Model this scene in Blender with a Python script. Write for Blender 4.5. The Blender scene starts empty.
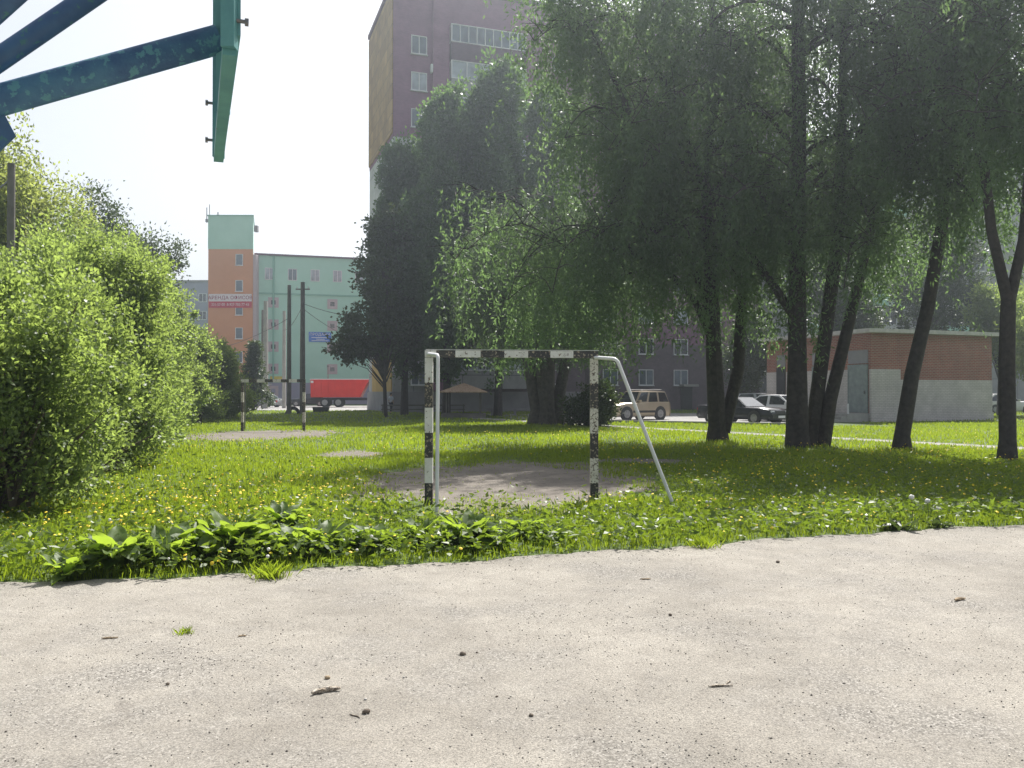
import bpy, math, random
import numpy as np
from mathutils import Vector, Matrix

random.seed(7)
R = np.random.default_rng(11)
rad = math.radians
S = bpy.context.scene
COL = S.collection

# ------------------------------------------------------------------ camera, sky, sun, exposure
F, CX, HY, EYE = 850.0, 512.0, 393.0, 1.5
cam = bpy.data.cameras.new("camera")
cam.sensor_width = 36.0
cam.lens = F / 1024.0 * 36.0
cam.clip_start, cam.clip_end = 0.05, 6000
camo = bpy.data.objects.new("camera", cam)
COL.objects.link(camo)
camo.location = (0, 0, EYE)
camo.rotation_euler = (rad(90) + math.atan(9 / F), 0, 0)
S.camera = camo

SUN_EL, SUN_AZ = 52.0, 20.0            # in front of the camera, a little to the right
W = bpy.data.worlds.new("World")
S.world = W
W.use_nodes = True
wn = W.node_tree
sky = wn.nodes.new("ShaderNodeTexSky")
sky.sky_type = 'NISHITA'
sky.sun_disc = False
sky.sun_elevation = rad(SUN_EL)
sky.sun_rotation = rad(SUN_AZ)
sky.air_density = 1.0
sky.dust_density = 3.5
sky.ozone_density = 1.0
bg = wn.nodes["Background"]
bg.inputs[1].default_value = 0.105
hs = wn.nodes.new("ShaderNodeHueSaturation")
hs.inputs["Saturation"].default_value = 0.40
wn.links.new(sky.outputs[0], hs.inputs["Color"])
wn.links.new(hs.outputs[0], bg.inputs[0])
sl = bpy.data.lights.new("sun", 'SUN')
sl.energy = 5.0
sl.angle = rad(0.5)
sl.color = (1.0, 0.965, 0.91)
so = bpy.data.objects.new("sun", sl)
COL.objects.link(so)
sd = Vector((math.sin(rad(SUN_AZ)) * math.cos(rad(SUN_EL)), math.cos(rad(SUN_AZ)) * math.cos(rad(SUN_EL)), math.sin(rad(SUN_EL))))
so.rotation_euler = sd.to_track_quat('Z', 'Y').to_euler()
S.view_settings.view_transform = 'Standard'
S.view_settings.look = 'None'
S.view_settings.gamma = 1.0
S.view_settings.use_curve_mapping = False
S.view_settings.exposure = 0.80
S.cycles.max_bounces = 6
S.cycles.transparent_max_bounces = 4
S.cycles.use_denoising = True
S.cycles.denoising_prefilter = 'NONE'
S.cycles.sample_clamp_indirect = 4.0
S.cycles.caustics_reflective = False
S.cycles.caustics_refractive = False

# ------------------------------------------------------------------ helpers
def at(px, D, py=None, z=0.0):
    return Vector(((px - CX) / F * D, D, z if py is None else EYE + (HY - py) / F * D))

def gd(py):
    return F * EYE / (py - HY)

def tag(o, label=None, cat=None, group=None, kind=None):
    if label: o["label"] = label
    if cat: o["category"] = cat
    if group: o["group"] = group
    if kind: o["kind"] = kind
    return o

def root(name, loc, label, cat, group=None, rz=0.0):
    o = bpy.data.objects.new(name, None)
    o.empty_display_size = 0.3
    COL.objects.link(o)
    o.location = loc
    o.rotation_euler = (0, 0, rz)
    return tag(o, label, cat, group)

def link(name, me, mats, parent=None, loc=(0, 0, 0), rot=(0, 0, 0)):
    o = bpy.data.objects.new(name, me)
    for m in (mats if isinstance(mats, (list, tuple)) else [mats]):
        me.materials.append(m)
    COL.objects.link(o)
    o.location = loc
    o.rotation_euler = rot
    if parent is not None: o.parent = parent
    return o

def np_mesh(name, V, Fc, tint=None, smooth=False):
    """V (n,3); Fc (m,k) all faces of k corners."""
    V = np.asarray(V, np.float32); Fc = np.asarray(Fc, np.int32)
    me = bpy.data.meshes.new(name)
    me.vertices.add(len(V)); me.vertices.foreach_set("co", V.ravel())
    k = Fc.shape[1]
    me.loops.add(Fc.size); me.loops.foreach_set("vertex_index", Fc.ravel())
    me.polygons.add(len(Fc)); me.polygons.foreach_set("loop_start", np.arange(0, Fc.size, k, dtype=np.int32))
    me.update(calc_edges=True)
    if tint is not None:
        a = me.attributes.new("tint", 'FLOAT', 'POINT')
        a.data.foreach_set("value", np.asarray(tint, np.float32))
    if smooth: me.shade_smooth()
    return me

class MB:
    def __init__(s): s.v, s.f, s.m, s.cm = [], [], [], 0
    def add(s, vs, fs):
        b = len(s.v)
        s.v += [tuple(v) for v in vs]
        s.f += [tuple(i + b for i in f) for f in fs]
        s.m += [s.cm] * len(fs)
        return s
    def box(s, x0, y0, z0, x1, y1, z1):
        return s.add([(x0,y0,z0),(x1,y0,z0),(x1,y1,z0),(x0,y1,z0),(x0,y0,z1),(x1,y0,z1),(x1,y1,z1),(x0,y1,z1)],
                     [(0,3,2,1),(4,5,6,7),(0,1,5,4),(1,2,6,5),(2,3,7,6),(3,0,4,7)])
    def obox(s, p0, p1, w, h):
        """bar of section w (sideways) x h between two points"""
        p0, p1 = Vector(p0), Vector(p1); d = (p1 - p0).normalized()
        sx = d.cross(Vector((0, 0, 1)))
        if sx.length < 1e-3: sx = Vector((1, 0, 0))
        sx.normalize(); sz = sx.cross(d)
        a = [p + sx * (i * w / 2) + sz * (j * h / 2) for p in (p0, p1) for i, j in ((-1,-1),(1,-1),(1,1),(-1,1))]
        return s.add(a, [(0,1,2,3),(7,6,5,4),(0,4,5,1),(1,5,6,2),(2,6,7,3),(3,7,4,0)])
    def tube(s, pts, rr, n=8, cap=True, wob=0.0):
        pts = [Vector(p) for p in pts]
        if not isinstance(rr, (list, tuple)): rr = [rr] * len(pts)
        vs, fs = [], []
        up = None
        for i, p in enumerate(pts):
            d = (pts[min(i + 1, len(pts) - 1)] - pts[max(i - 1, 0)]).normalized()
            if up is None:
                a = Vector((1, 0, 0)) if abs(d.x) < 0.8 else Vector((0, 1, 0))
                up = d.cross(a).normalized()
            else:
                up = (up - d * up.dot(d)).normalized()
            b = d.cross(up)
            for k in range(n):
                t = 2 * math.pi * k / n
                r = rr[i] * (1 + (random.uniform(-wob, wob) if wob else 0))
                vs.append(p + up * (math.cos(t) * r) + b * (math.sin(t) * r))
        for i in range(len(pts) - 1):
            for k in range(n):
                k2 = (k + 1) % n
                fs.append((i*n+k, i*n+k2, (i+1)*n+k2, (i+1)*n+k))
        if cap:
            fs.append(tuple(range(n - 1, -1, -1)))
            fs.append(tuple(range((len(pts)-1)*n, len(pts)*n)))
        return s.add(vs, fs)
    def prism(s, poly, axis, a, b):
        """poly of 2D points, extruded along axis 'y' (poly is x,z), 'x' (poly is y,z) or 'z'"""
        def mk(p, t):
            return {'y': (p[0], t, p[1]), 'x': (t, p[0], p[1]), 'z': (p[0], p[1], t)}[axis]
        n = len(poly)
        return s.add([mk(p, a) for p in poly] + [mk(p, b) for p in poly],
                     [tuple(range(n))[::-1], tuple(range(n, 2*n))] + [(i, (i+1) % n, n + (i+1) % n, n + i) for i in range(n)])
    def build(s, name, mats, parent=None, smooth=False, loc=(0, 0, 0), rot=(0, 0, 0), bevel=0.0):
        me = bpy.data.meshes.new(name)
        me.from_pydata(s.v, [], s.f)
        me.polygons.foreach_set("material_index", s.m)
        import bmesh
        bm = bmesh.new(); bm.from_mesh(me)
        bmesh.ops.recalc_face_normals(bm, faces=bm.faces)
        if bevel:
            bmesh.ops.bevel(bm, geom=[e for e in bm.edges if len(e.link_faces) == 2 and e.calc_face_angle(0) > 0.6], offset=bevel, segments=2, affect='EDGES', clamp_overlap=True)
        bm.to_mesh(me); bm.free()
        if smooth:
            me.shade_smooth()
            me.set_sharp_from_angle(angle=rad(40))
        return link(name, me, mats, parent, loc, rot)

def copy_thing(o):
    c = o.copy(); COL.objects.link(c)
    for ch in list(o.children):
        d = ch.copy(); COL.objects.link(d); d.parent = c
        for g in list(ch.children):
            e = g.copy(); COL.objects.link(e); e.parent = d
    return c

# ------------------------------------------------------------------ materials
def nodes_of(name):
    m = bpy.data.materials.new(name); m.use_nodes = True
    nt = m.node_tree
    return m, nt, nt.nodes["Principled BSDF"]

def N(nt, t, **kw):
    n = nt.nodes.new(t)
    for k, v in kw.items():
        if k in n.inputs: n.inputs[k].default_value = v
        else: setattr(n, k, v)
    return n

def ramp(nt, src, stops):
    r = nt.nodes.new("ShaderNodeValToRGB")
    el = r.color_ramp.elements
    while len(el) < len(stops): el.new(0.5)
    for e, (p, c) in zip(el, stops):
        e.position = p; e.color = (*c, 1) if len(c) == 3 else c
    nt.links.new(src, r.inputs[0])
    return r

def mixc(nt, fac, a, b, blend='MIX'):
    m = nt.nodes.new("ShaderNodeMix"); m.data_type = 'RGBA'; m.blend_type = blend
    for sock, val in ((m.inputs[0], fac), (m.inputs[6], a), (m.inputs[7], b)):
        if hasattr(val, "is_output"): nt.links.new(val, sock)
        elif isinstance(val, (int, float)): sock.default_value = val
        else: sock.default_value = (*val, 1)
    return m.outputs[2]

def coord(nt):
    return nt.nodes.new("ShaderNodeTexCoord").outputs["Object"]

def wear(name, c1, c2, scale=3.0, rough=0.8, lo=0.35, hi=0.65, bump=0.0, bscale=40.0, metal=0.0, detail=6.0, c3=None, spots=None):
    """surface with irregular patches of c2 over c1"""
    m, nt, b = nodes_of(name)
    co = coord(nt)
    n = N(nt, "ShaderNodeTexNoise", Scale=scale, Detail=detail, Roughness=0.65)
    nt.links.new(co, n.inputs["Vector"])
    r = ramp(nt, n.outputs[0], [(lo, c1), (hi, c2)])
    out = r.outputs[0]
    if c3:
        n2 = N(nt, "ShaderNodeTexNoise", Scale=scale * 5.3, Detail=4.0, Roughness=0.6)
        nt.links.new(co, n2.inputs["Vector"])
        r2 = ramp(nt, n2.outputs[0], [(spots or 0.6, (0, 0, 0)), ((spots or 0.6) + 0.05, (1, 1, 1))])
        out = mixc(nt, r2.outputs[0], out, c3)
    nt.links.new(out, b.inputs["Base Color"])
    b.inputs["Roughness"].default_value = rough
    b.inputs["Metallic"].default_value = metal
    if bump:
        nb = N(nt, "ShaderNodeTexNoise", Scale=bscale, Detail=5.0)
        nt.links.new(co, nb.inputs["Vector"])
        bp = N(nt, "ShaderNodeBump", Strength=bump, Distance=0.02)
        nt.links.new(nb.outputs[0], bp.inputs["Height"])
        nt.links.new(bp.outputs[0], b.inputs["Normal"])
    return m

def plain(name, c, rough=0.6, metal=0.0, var=0.12, scale=4.0):
    d = tuple(max(0, x * (1 - var * 2)) for x in c)
    return wear(name, d, tuple(min(1, x * (1 + var)) for x in c), scale, rough, 0.3, 0.7, metal=metal)

def leafmat(name, a, b, trans, tw=0.45, rough=0.42, spec=0.5, straw=None):
    m, nt, p = nodes_of(name)
    at_ = N(nt, "ShaderNodeAttribute", attribute_name="tint")
    c = mixc(nt, at_.outputs["Fac"], a, b)
    if straw:
        gt = N(nt, "ShaderNodeMath", operation='GREATER_THAN'); nt.links.new(at_.outputs["Fac"], gt.inputs[0]); gt.inputs[1].default_value = 0.93
        c = mixc(nt, gt.outputs[0], c, straw)
    nt.links.new(c, p.inputs["Base Color"])
    p.inputs["Roughness"].default_value = rough
    p.inputs["Specular IOR Level"].default_value = spec
    t = nt.nodes.new("ShaderNodeBsdfTranslucent")
    c2 = mixc(nt, at_.outputs["Fac"], tuple(x * 0.75 for x in trans), trans)
    nt.links.new(c2, t.inputs[0])
    mx = N(nt, "ShaderNodeMixShader"); mx.inputs[0].default_value = tw
    nt.links.new(p.outputs[0], mx.inputs[1]); nt.links.new(t.outputs[0], mx.inputs[2])
    nt.links.new(mx.outputs[0], nt.nodes["Material Output"].inputs[0])
    return m

def brick(name, c1, c2, mortar, bw=0.25, bh=0.075, ms=0.012, stain=None, bump=0.4):
    m, nt, b = nodes_of(name)
    co = coord(nt)
    sx = nt.nodes.new("ShaderNodeSeparateXYZ"); nt.links.new(co, sx.inputs[0])
    ad = N(nt, "ShaderNodeMath", operation='ADD'); nt.links.new(sx.outputs[0], ad.inputs[0]); nt.links.new(sx.outputs[1], ad.inputs[1])
    cb = nt.nodes.new("ShaderNodeCombineXYZ"); nt.links.new(ad.outputs[0], cb.inputs[0]); nt.links.new(sx.outputs[2], cb.inputs[1])
    t = nt.nodes.new("ShaderNodeTexBrick")
    t.inputs["Color1"].default_value = (*c1, 1); t.inputs["Color2"].default_value = (*c2, 1); t.inputs["Mortar"].default_value = (*mortar, 1)
    t.inputs["Scale"].default_value = 1.0; t.inputs["Mortar Size"].default_value = ms
    t.inputs["Brick Width"].default_value = bw; t.inputs["Row Height"].default_value = bh
    nt.links.new(cb.outputs[0], t.inputs["Vector"])
    out = t.outputs[0]
    n = N(nt, "ShaderNodeTexNoise", Scale=0.9, Detail=7.0, Roughness=0.7); nt.links.new(co, n.inputs["Vector"])
    r = ramp(nt, n.outputs[0], [(0.3, (0.72, 0.72, 0.72)), (0.7, (1.1, 1.1, 1.1))])
    out = mixc(nt, 1.0, out, r.outputs[0], 'MULTIPLY')
    if stain:
        n2 = N(nt, "ShaderNodeTexNoise", Scale=0.5, Detail=8.0, Roughness=0.75); nt.links.new(co, n2.inputs["Vector"])
        r2 = ramp(nt, n2.outputs[0], [(0.52, (0, 0, 0)), (0.72, (0.7, 0.7, 0.7))])
        out = mixc(nt, r2.outputs[0], out, stain)
    nt.links.new(out, b.inputs["Base Color"])
    b.inputs["Roughness"].default_value = 0.88
    bp = N(nt, "ShaderNodeBump", Strength=bump, Distance=0.01)
    nt.links.new(t.outputs[1], bp.inputs["Height"]); bp.invert = True
    nt.links.new(bp.outputs[0], b.inputs["Normal"])
    return m

def glassmat(name, c=(0.10, 0.13, 0.16), rough=0.06):
    m, nt, b = nodes_of(name)
    co = coord(nt)
    n = N(nt, "ShaderNodeTexNoise", Scale=0.8, Detail=2.0); nt.links.new(co, n.inputs["Vector"])
    r = ramp(nt, n.outputs[0], [(0.3, tuple(x * 0.5 for x in c)), (0.7, tuple(x * 1.5 for x in c))])
    nt.links.new(r.outputs[0], b.inputs["Base Color"])
    b.inputs["Roughness"].default_value = rough
    b.inputs["Specular IOR Level"].default_value = 0.9
    return m

def asphalt_mat():
    m, nt, b = nodes_of("dusty_asphalt")
    co = coord(nt)
    def noise(sc, det=6.0, ro=0.6):
        n = N(nt, "ShaderNodeTexNoise", Scale=sc, Detail=det, Roughness=ro); nt.links.new(co, n.inputs["Vector"]); return n.outputs[0]
    base = ramp(nt, noise(0.55, 8.0, 0.62), [(0.30, (0.195, 0.180, 0.157)), (0.50, (0.272, 0.253, 0.222)), (0.72, (0.325, 0.303, 0.266))]).outputs[0]
    med = ramp(nt, noise(4.0, 8.0, 0.7), [(0.3, (0.84, 0.83, 0.82)), (0.68, (1.08, 1.08, 1.08))]).outputs[0]
    base = mixc(nt, 1.0, base, med, 'MULTIPLY')
    fine = ramp(nt, noise(120.0, 5.0, 0.75), [(0.36, (0.36, 0.35, 0.34)), (0.5, (0.95, 0.95, 0.95)), (0.64, (1.5, 1.48, 1.44))]).outputs[0]
    base = mixc(nt, 0.8, base, fine, 'MULTIPLY')
    # worn patches where the dark stones of the asphalt show
    worn = ramp(nt, noise(0.8, 7.0, 0.68), [(0.47, (0, 0, 0)), (0.63, (1, 1, 1))]).outputs[0]
    vo = N(nt, "ShaderNodeTexVoronoi", Scale=105.0); nt.links.new(co, vo.inputs["Vector"])
    st = ramp(nt, vo.outputs["Color"], [(0.15, (0.055, 0.052, 0.048)), (0.55, (0.19, 0.178, 0.16)), (0.95, (0.46, 0.435, 0.40))]).outputs[0]
    wf = N(nt, "ShaderNodeMath", operation='MULTIPLY'); nt.links.new(worn, wf.inputs[0]); wf.inputs[1].default_value = 0.6
    base = mixc(nt, wf.outputs[0], base, st)
    # scattered pale and dark grit
    v2 = N(nt, "ShaderNodeTexVoronoi", Scale=34.0); nt.links.new(co, v2.inputs["Vector"])
    g = ramp(nt, v2.outputs["Distance"], [(0.10, (1, 1, 1)), (0.16, (0, 0, 0))]).outputs[0]
    sepc = nt.nodes.new("ShaderNodeSeparateColor"); nt.links.new(v2.outputs["Color"], sepc.inputs[0])
    gm = N(nt, "ShaderNodeMath", operation='GREATER_THAN'); nt.links.new(sepc.outputs[0], gm.inputs[0]); gm.inputs[1].default_value = 0.72
    gg = N(nt, "ShaderNodeMath", operation='MULTIPLY'); nt.links.new(g, gg.inputs[0]); nt.links.new(gm.outputs[0], gg.inputs[1])
    gc = mixc(nt, sepc.outputs[1], (0.09, 0.08, 0.07), (0.62, 0.59, 0.54))
    base = mixc(nt, gg.outputs[0], base, gc)
    # hairline cracks
    wob = N(nt, "ShaderNodeTexNoise", Scale=1.7, Detail=6.0); nt.links.new(co, wob.inputs["Vector"])
    wa = mixc(nt, 0.55, co, wob.outputs["Color"], 'ADD')
    v3 = N(nt, "ShaderNodeTexVoronoi", Scale=0.42, feature='DISTANCE_TO_EDGE'); nt.links.new(wa, v3.inputs["Vector"])
    cr = ramp(nt, v3.outputs["Distance"], [(0.0, (1, 1, 1)), (0.006, (0, 0, 0))]).outputs[0]
    cm = N(nt, "ShaderNodeMath", operation='MULTIPLY'); nt.links.new(cr, cm.inputs[0])
    nt.links.new(ramp(nt, noise(0.9, 3.0), [(0.5, (0, 0, 0)), (0.65, (0.4, 0.4, 0.4))]).outputs[0], cm.inputs[1])
    base = mixc(nt, cm.outputs[0], base, (0.13, 0.115, 0.10))
    nt.links.new(base, b.inputs["Base Color"])
    b.inputs["Roughness"].default_value = 0.9
    b.inputs["Specular IOR Level"].default_value = 0.25
    ad = N(nt, "ShaderNodeMath", operation='ADD')
    nt.links.new(noise(55.0, 8.0, 0.75), ad.inputs[0]); nt.links.new(gg.outputs[0], ad.inputs[1])
    bp = N(nt, "ShaderNodeBump", Strength=0.7, Distance=0.012); nt.links.new(ad.outputs[0], bp.inputs["Height"])
    nt.links.new(bp.outputs[0], b.inputs["Normal"])
    return m

M = {}
M['ground'] = wear("grassy_soil", (0.045, 0.075, 0.014), (0.085, 0.125, 0.024), 1.3, 0.95, 0.3, 0.7, bump=0.6, bscale=30, c3=(0.12, 0.10, 0.05), spots=0.66)
M['dirt'] = wear("bare_dirt", (0.115, 0.098, 0.080), (0.195, 0.170, 0.142), 1.2, 0.95, 0.3, 0.72, bump=0.7, bscale=45, c3=(0.07, 0.058, 0.045), spots=0.60)
M['asphalt'] = asphalt_mat()
M['road'] = wear("dry_road", (0.20, 0.195, 0.19), (0.30, 0.29, 0.275), 0.6, 0.9, 0.3, 0.7, bump=0.3, bscale=60)
M['path'] = wear("concrete_path", (0.19, 0.18, 0.165), (0.27, 0.255, 0.235), 2.0, 0.9, 0.3, 0.7, bump=0.3)
M['kerb'] = wear("kerb_concrete", (0.30, 0.29, 0.27), (0.42, 0.41, 0.38), 3.0, 0.9, 0.3, 0.7)
M['grass'] = leafmat("grass_blade", (0.068, 0.112, 0.014), (0.165, 0.215, 0.022), (0.42, 0.55, 0.03), 0.50, 0.5, 0.35, straw=(0.34, 0.29, 0.15))
M['weed'] = leafmat("weed_leaf", (0.06, 0.105, 0.016), (0.115, 0.165, 0.028), (0.28, 0.40, 0.03), 0.4, 0.45, 0.4)
M['burdock'] = leafmat("burdock_leaf", (0.065, 0.11, 0.028), (0.12, 0.170, 0.055), (0.40, 0.56, 0.05), 0.5, 0.5, 0.35)
M['bush'] = leafmat("bush_leaf", (0.075, 0.12, 0.034), (0.16, 0.205, 0.085), (0.44, 0.58, 0.12), 0.5, 0.45, 0.4)
M['lime'] = leafmat("yellow_green_leaf", (0.11, 0.145, 0.04), (0.19, 0.22, 0.08), (0.52, 0.60, 0.14), 0.52, 0.5, 0.3)
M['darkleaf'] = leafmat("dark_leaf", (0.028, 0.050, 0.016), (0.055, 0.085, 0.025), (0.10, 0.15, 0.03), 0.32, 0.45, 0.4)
M['poplar'] = leafmat("poplar_leaf", (0.024, 0.058, 0.030), (0.070, 0.120, 0.052), (0.20, 0.36, 0.07), 0.40, 0.36, 0.5)
M['willow'] = leafmat("willow_leaf", (0.040, 0.078, 0.040), (0.10, 0.15, 0.085), (0.24, 0.38, 0.12), 0.50, 0.42, 0.35)
M['willowlight'] = leafmat("pale_willow_leaf", (0.042, 0.078, 0.036), (0.10, 0.145, 0.075), (0.165, 0.25, 0.09), 0.42, 0.42, 0.35)
M['bark'] = wear("dark_bark", (0.028, 0.024, 0.022), (0.075, 0.064, 0.056), 7.0, 0.95, 0.3, 0.7, bump=1.0, bscale=18)
M['greybark'] = wear("grey_bark", (0.05, 0.044, 0.038), (0.12, 0.105, 0.09), 6.0, 0.95, 0.3, 0.7, bump=1.0, bscale=15)
M['twig'] = plain("twig_wood", (0.14, 0.11, 0.08), 0.9)
M['yellow'] = plain("dandelion_yellow", (0.80, 0.58, 0.02), 0.7)
M['seedwhite'] = plain("seed_white", (0.75, 0.74, 0.70), 0.9)
M['stemgreen'] = plain("stem_green", (0.12, 0.17, 0.05), 0.6)
M['white'] = wear("chipped_white_paint", (0.58, 0.57, 0.52), (0.76, 0.75, 0.71), 5.0, 0.55, 0.3, 0.6, c3=(0.13, 0.085, 0.055), spots=0.605)
M['blackp'] = wear("chipped_black_paint", (0.018, 0.018, 0.019), (0.04, 0.038, 0.036), 6.0, 0.5, 0.3, 0.6, c3=(0.36, 0.30, 0.22), spots=0.56)
M['rustwhite'] = wear("rusty_white_paint", (0.52, 0.49, 0.41), (0.66, 0.64, 0.56), 9.0, 0.6, 0.3, 0.6, c3=(0.09, 0.06, 0.04), spots=0.54)
M['pipewhite'] = plain("white_pipe", (0.74, 0.74, 0.73), 0.4, var=0.06)
M['teal'] = wear("flaked_teal_paint", (0.030, 0.090, 0.20), (0.055, 0.16, 0.26), 4.0, 0.6, 0.38, 0.6, c3=(0.085, 0.25, 0.29), spots=0.55, bump=0.25, bscale=60)
M['teal2'] = wear("teal_frame_paint", (0.06, 0.20, 0.215), (0.11, 0.30, 0.29), 3.0, 0.5, 0.3, 0.6, c3=(0.12, 0.085, 0.06), spots=0.66)
M['bluepipe'] = wear("blue_pipe_paint", (0.025, 0.065, 0.16), (0.045, 0.12, 0.23), 4.0, 0.5, 0.3, 0.65, c3=(0.05, 0.16, 0.17), spots=0.60)
M['steel'] = plain("dull_steel", (0.20, 0.20, 0.20), 0.4, 0.8)
M['woodpole'] = wear("weathered_pole", (0.11, 0.10, 0.09), (0.20, 0.185, 0.165), 2.0, 0.9, 0.3, 0.7)
M['concpole'] = wear("concrete_pole", (0.30, 0.29, 0.27), (0.42, 0.40, 0.37), 2.0, 0.9, 0.3, 0.7)
M['wire'] = plain("black_wire", (0.03, 0.03, 0.03), 0.5)
M['mauve'] = brick("mauve_brick", (0.31, 0.145, 0.235), (0.26, 0.12, 0.20), (0.28, 0.165, 0.23), 0.25, 0.08, 0.01, bump=0.15)
M['mauvedark'] = brick("dark_mauve_brick", (0.15, 0.08, 0.13), (0.12, 0.065, 0.11), (0.15, 0.10, 0.12), 0.25, 0.08, 0.01, bump=0.15)
M['clad'] = brick("tan_cladding", (0.46, 0.29, 0.12), (0.33, 0.20, 0.085), (0.22, 0.15, 0.08), 1.3, 1.15, 0.03, stain=(0.20, 0.125, 0.07), bump=0.2)
M['panel'] = brick("white_panel", (0.62, 0.62, 0.62), (0.56, 0.56, 0.57), (0.35, 0.35, 0.36), 3.2, 2.9, 0.03, stain=(0.40, 0.40, 0.40), bump=0.2)
M['greypanel'] = brick("grey_panel", (0.40, 0.395, 0.40), (0.36, 0.355, 0.365), (0.22, 0.22, 0.23), 3.2, 2.9, 0.04, stain=(0.26, 0.25, 0.25), bump=0.2)
M['lowfront'] = brick("shade_toned_mauve_brick", (0.17, 0.125, 0.145), (0.14, 0.105, 0.125), (0.17, 0.14, 0.15), 0.25, 0.08, 0.01, bump=0.15)  # mauve brick darkened in its colour for the shade on the lower walls
M['ochre'] = wear("ochre_wall", (0.42, 0.27, 0.09), (0.55, 0.37, 0.14), 1.0, 0.9, 0.3, 0.7)
M['plinth'] = wear("grey_plinth", (0.22, 0.21, 0.22), (0.30, 0.29, 0.30), 1.0, 0.9, 0.3, 0.7)
M['mint'] = wear("mint_render", (0.36, 0.62, 0.51), (0.43, 0.69, 0.58), 0.35, 0.85, 0.3, 0.7)
M['mintdark'] = wear("mint_ledge", (0.20, 0.42, 0.34), (0.24, 0.48, 0.39), 0.5, 0.85, 0.3, 0.7)
M['orange'] = wear("orange_render", (0.56, 0.25, 0.12), (0.64, 0.30, 0.15), 0.3, 0.85, 0.3, 0.7)
M['pink'] = plain("pinkish_surround", (0.48, 0.40, 0.42), 0.8, var=0.05)
M['bluegrey'] = plain("blue_grey_base", (0.30, 0.30, 0.40), 0.85, var=0.06, scale=0.5)
M['frame'] = plain("white_frame", (0.72, 0.72, 0.73), 0.5, var=0.04)
M['glass'] = glassmat("window_glass")
M['darkglass'] = glassmat("dark_glass", (0.03, 0.035, 0.04))
M['palewin'] = glassmat("curtained_glass", (0.34, 0.38, 0.42), 0.1)
M['redbrick'] = brick("red_brick", (0.37, 0.105, 0.055), (0.28, 0.08, 0.045), (0.36, 0.27, 0.22), 0.26, 0.088, 0.014, stain=(0.34, 0.20, 0.14))
M['whitebrick'] = brick("whitewashed_brick", (0.68, 0.63, 0.61), (0.62, 0.575, 0.555), (0.48, 0.44, 0.42), 0.26, 0.088, 0.014, stain=(0.44, 0.42, 0.39))
M['roofslab'] = plain("roof_slab", (0.56, 0.53, 0.51), 0.8)
M['greydoor'] = plain("grey_green_door", (0.24, 0.285, 0.28), 0.5)
M['red'] = wear("red_truck_paint", (0.62, 0.022, 0.016), (0.72, 0.035, 0.022), 1.0, 0.35, 0.3, 0.7)
M['rubber'] = plain("tyre_rubber", (0.022, 0.022, 0.023), 0.85)
M['blackplastic'] = plain("black_plastic", (0.028, 0.028, 0.03), 0.5)
M['rim'] = plain("alloy_rim", (0.38, 0.38, 0.39), 0.35, 0.8)
M['beige'] = plain("beige_car_paint", (0.46, 0.375, 0.27), 0.3, 0.35, var=0.04)
M['darkcar'] = plain("black_car_paint", (0.035, 0.036, 0.04), 0.22, 0.3, var=0.04)
M['whitecar'] = plain("white_car_paint", (0.72, 0.72, 0.72), 0.25, var=0.03)
M['silvercar'] = plain("silver_car_paint", (0.35, 0.36, 0.38), 0.3, 0.5, var=0.04)
M['lamp'] = plain("headlight_glass", (0.65, 0.66, 0.68), 0.12)
M['redlamp'] = plain("red_lamp", (0.60, 0.02, 0.02), 0.2)
M['tin'] = wear("rusty_sheet_roof", (0.34, 0.23, 0.15), (0.44, 0.33, 0.23), 3.0, 0.7, 0.3, 0.7, c3=(0.22, 0.11, 0.06), spots=0.55)
M['bannerwhite'] = plain("banner_white", (0.74, 0.68, 0.70), 0.7, var=0.04)
M['bannerred'] = plain("banner_red", (0.52, 0.035, 0.07), 0.7, var=0.06)
M['bannertext'] = plain("banner_letters", (0.30, 0.03, 0.08), 0.7, var=0.04)
M['signblue'] = plain("sign_blue", (0.035, 0.17, 0.60), 0.5, var=0.05)
M['signyellow'] = plain("sign_yellow", (0.62, 0.52, 0.05), 0.6, var=0.1)
M['skin'] = plain("skin", (0.50, 0.32, 0.24), 0.6, var=0.04)
M['hair'] = plain("dark_hair", (0.03, 0.022, 0.018), 0.6)
M['shirt'] = wear("pale_blue_shirt", (0.45, 0.48, 0.60), (0.66, 0.67, 0.72), 12.0, 0.9)
M['trousers'] = plain("dark_trousers", (0.03, 0.032, 0.045), 0.9)
M['stone'] = wear("stone", (0.07, 0.052, 0.04), (0.19, 0.155, 0.12), 30.0, 0.9)
M['palestone'] = wear("pale_stone", (0.38, 0.36, 0.33), (0.52, 0.50, 0.46), 30.0, 0.9)
M['drywood'] = wear("dry_stick", (0.24, 0.17, 0.10), (0.42, 0.33, 0.22), 20.0, 0.9, bump=0.4, bscale=90)
M['birchbit'] = wear("pale_bark_bit", (0.34, 0.29, 0.22), (0.56, 0.51, 0.43), 40.0, 0.9, 0.4, 0.6, c3=(0.10, 0.07, 0.05), spots=0.50)

# ------------------------------------------------------------------ ground
EX = np.array([-30, -12, -4.0, -2.1, -0.29, 1.86, 3.97, 5.82, 12, 40.0])
EY = np.array([-3, 4.6, 6.64, 7.08, 7.63, 8.39, 9.17, 9.66, 11.6, 20.0])
def edge_y(x):
    x = np.asarray(x, float)
    return np.interp(x, EX, EY) + 0.05 * np.sin(x * 2.9) + 0.035 * np.sin(x * 7.7 + 1) + 0.02 * np.sin(x * 19 + 2)

me = np_mesh("ground", [(-900, -500, 0), (900, -500, 0), (900, 1300, 0), (-900, 1300, 0)], [(0, 1, 2, 3)])
tag(link("ground", me, M['ground']), kind='structure')

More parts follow.
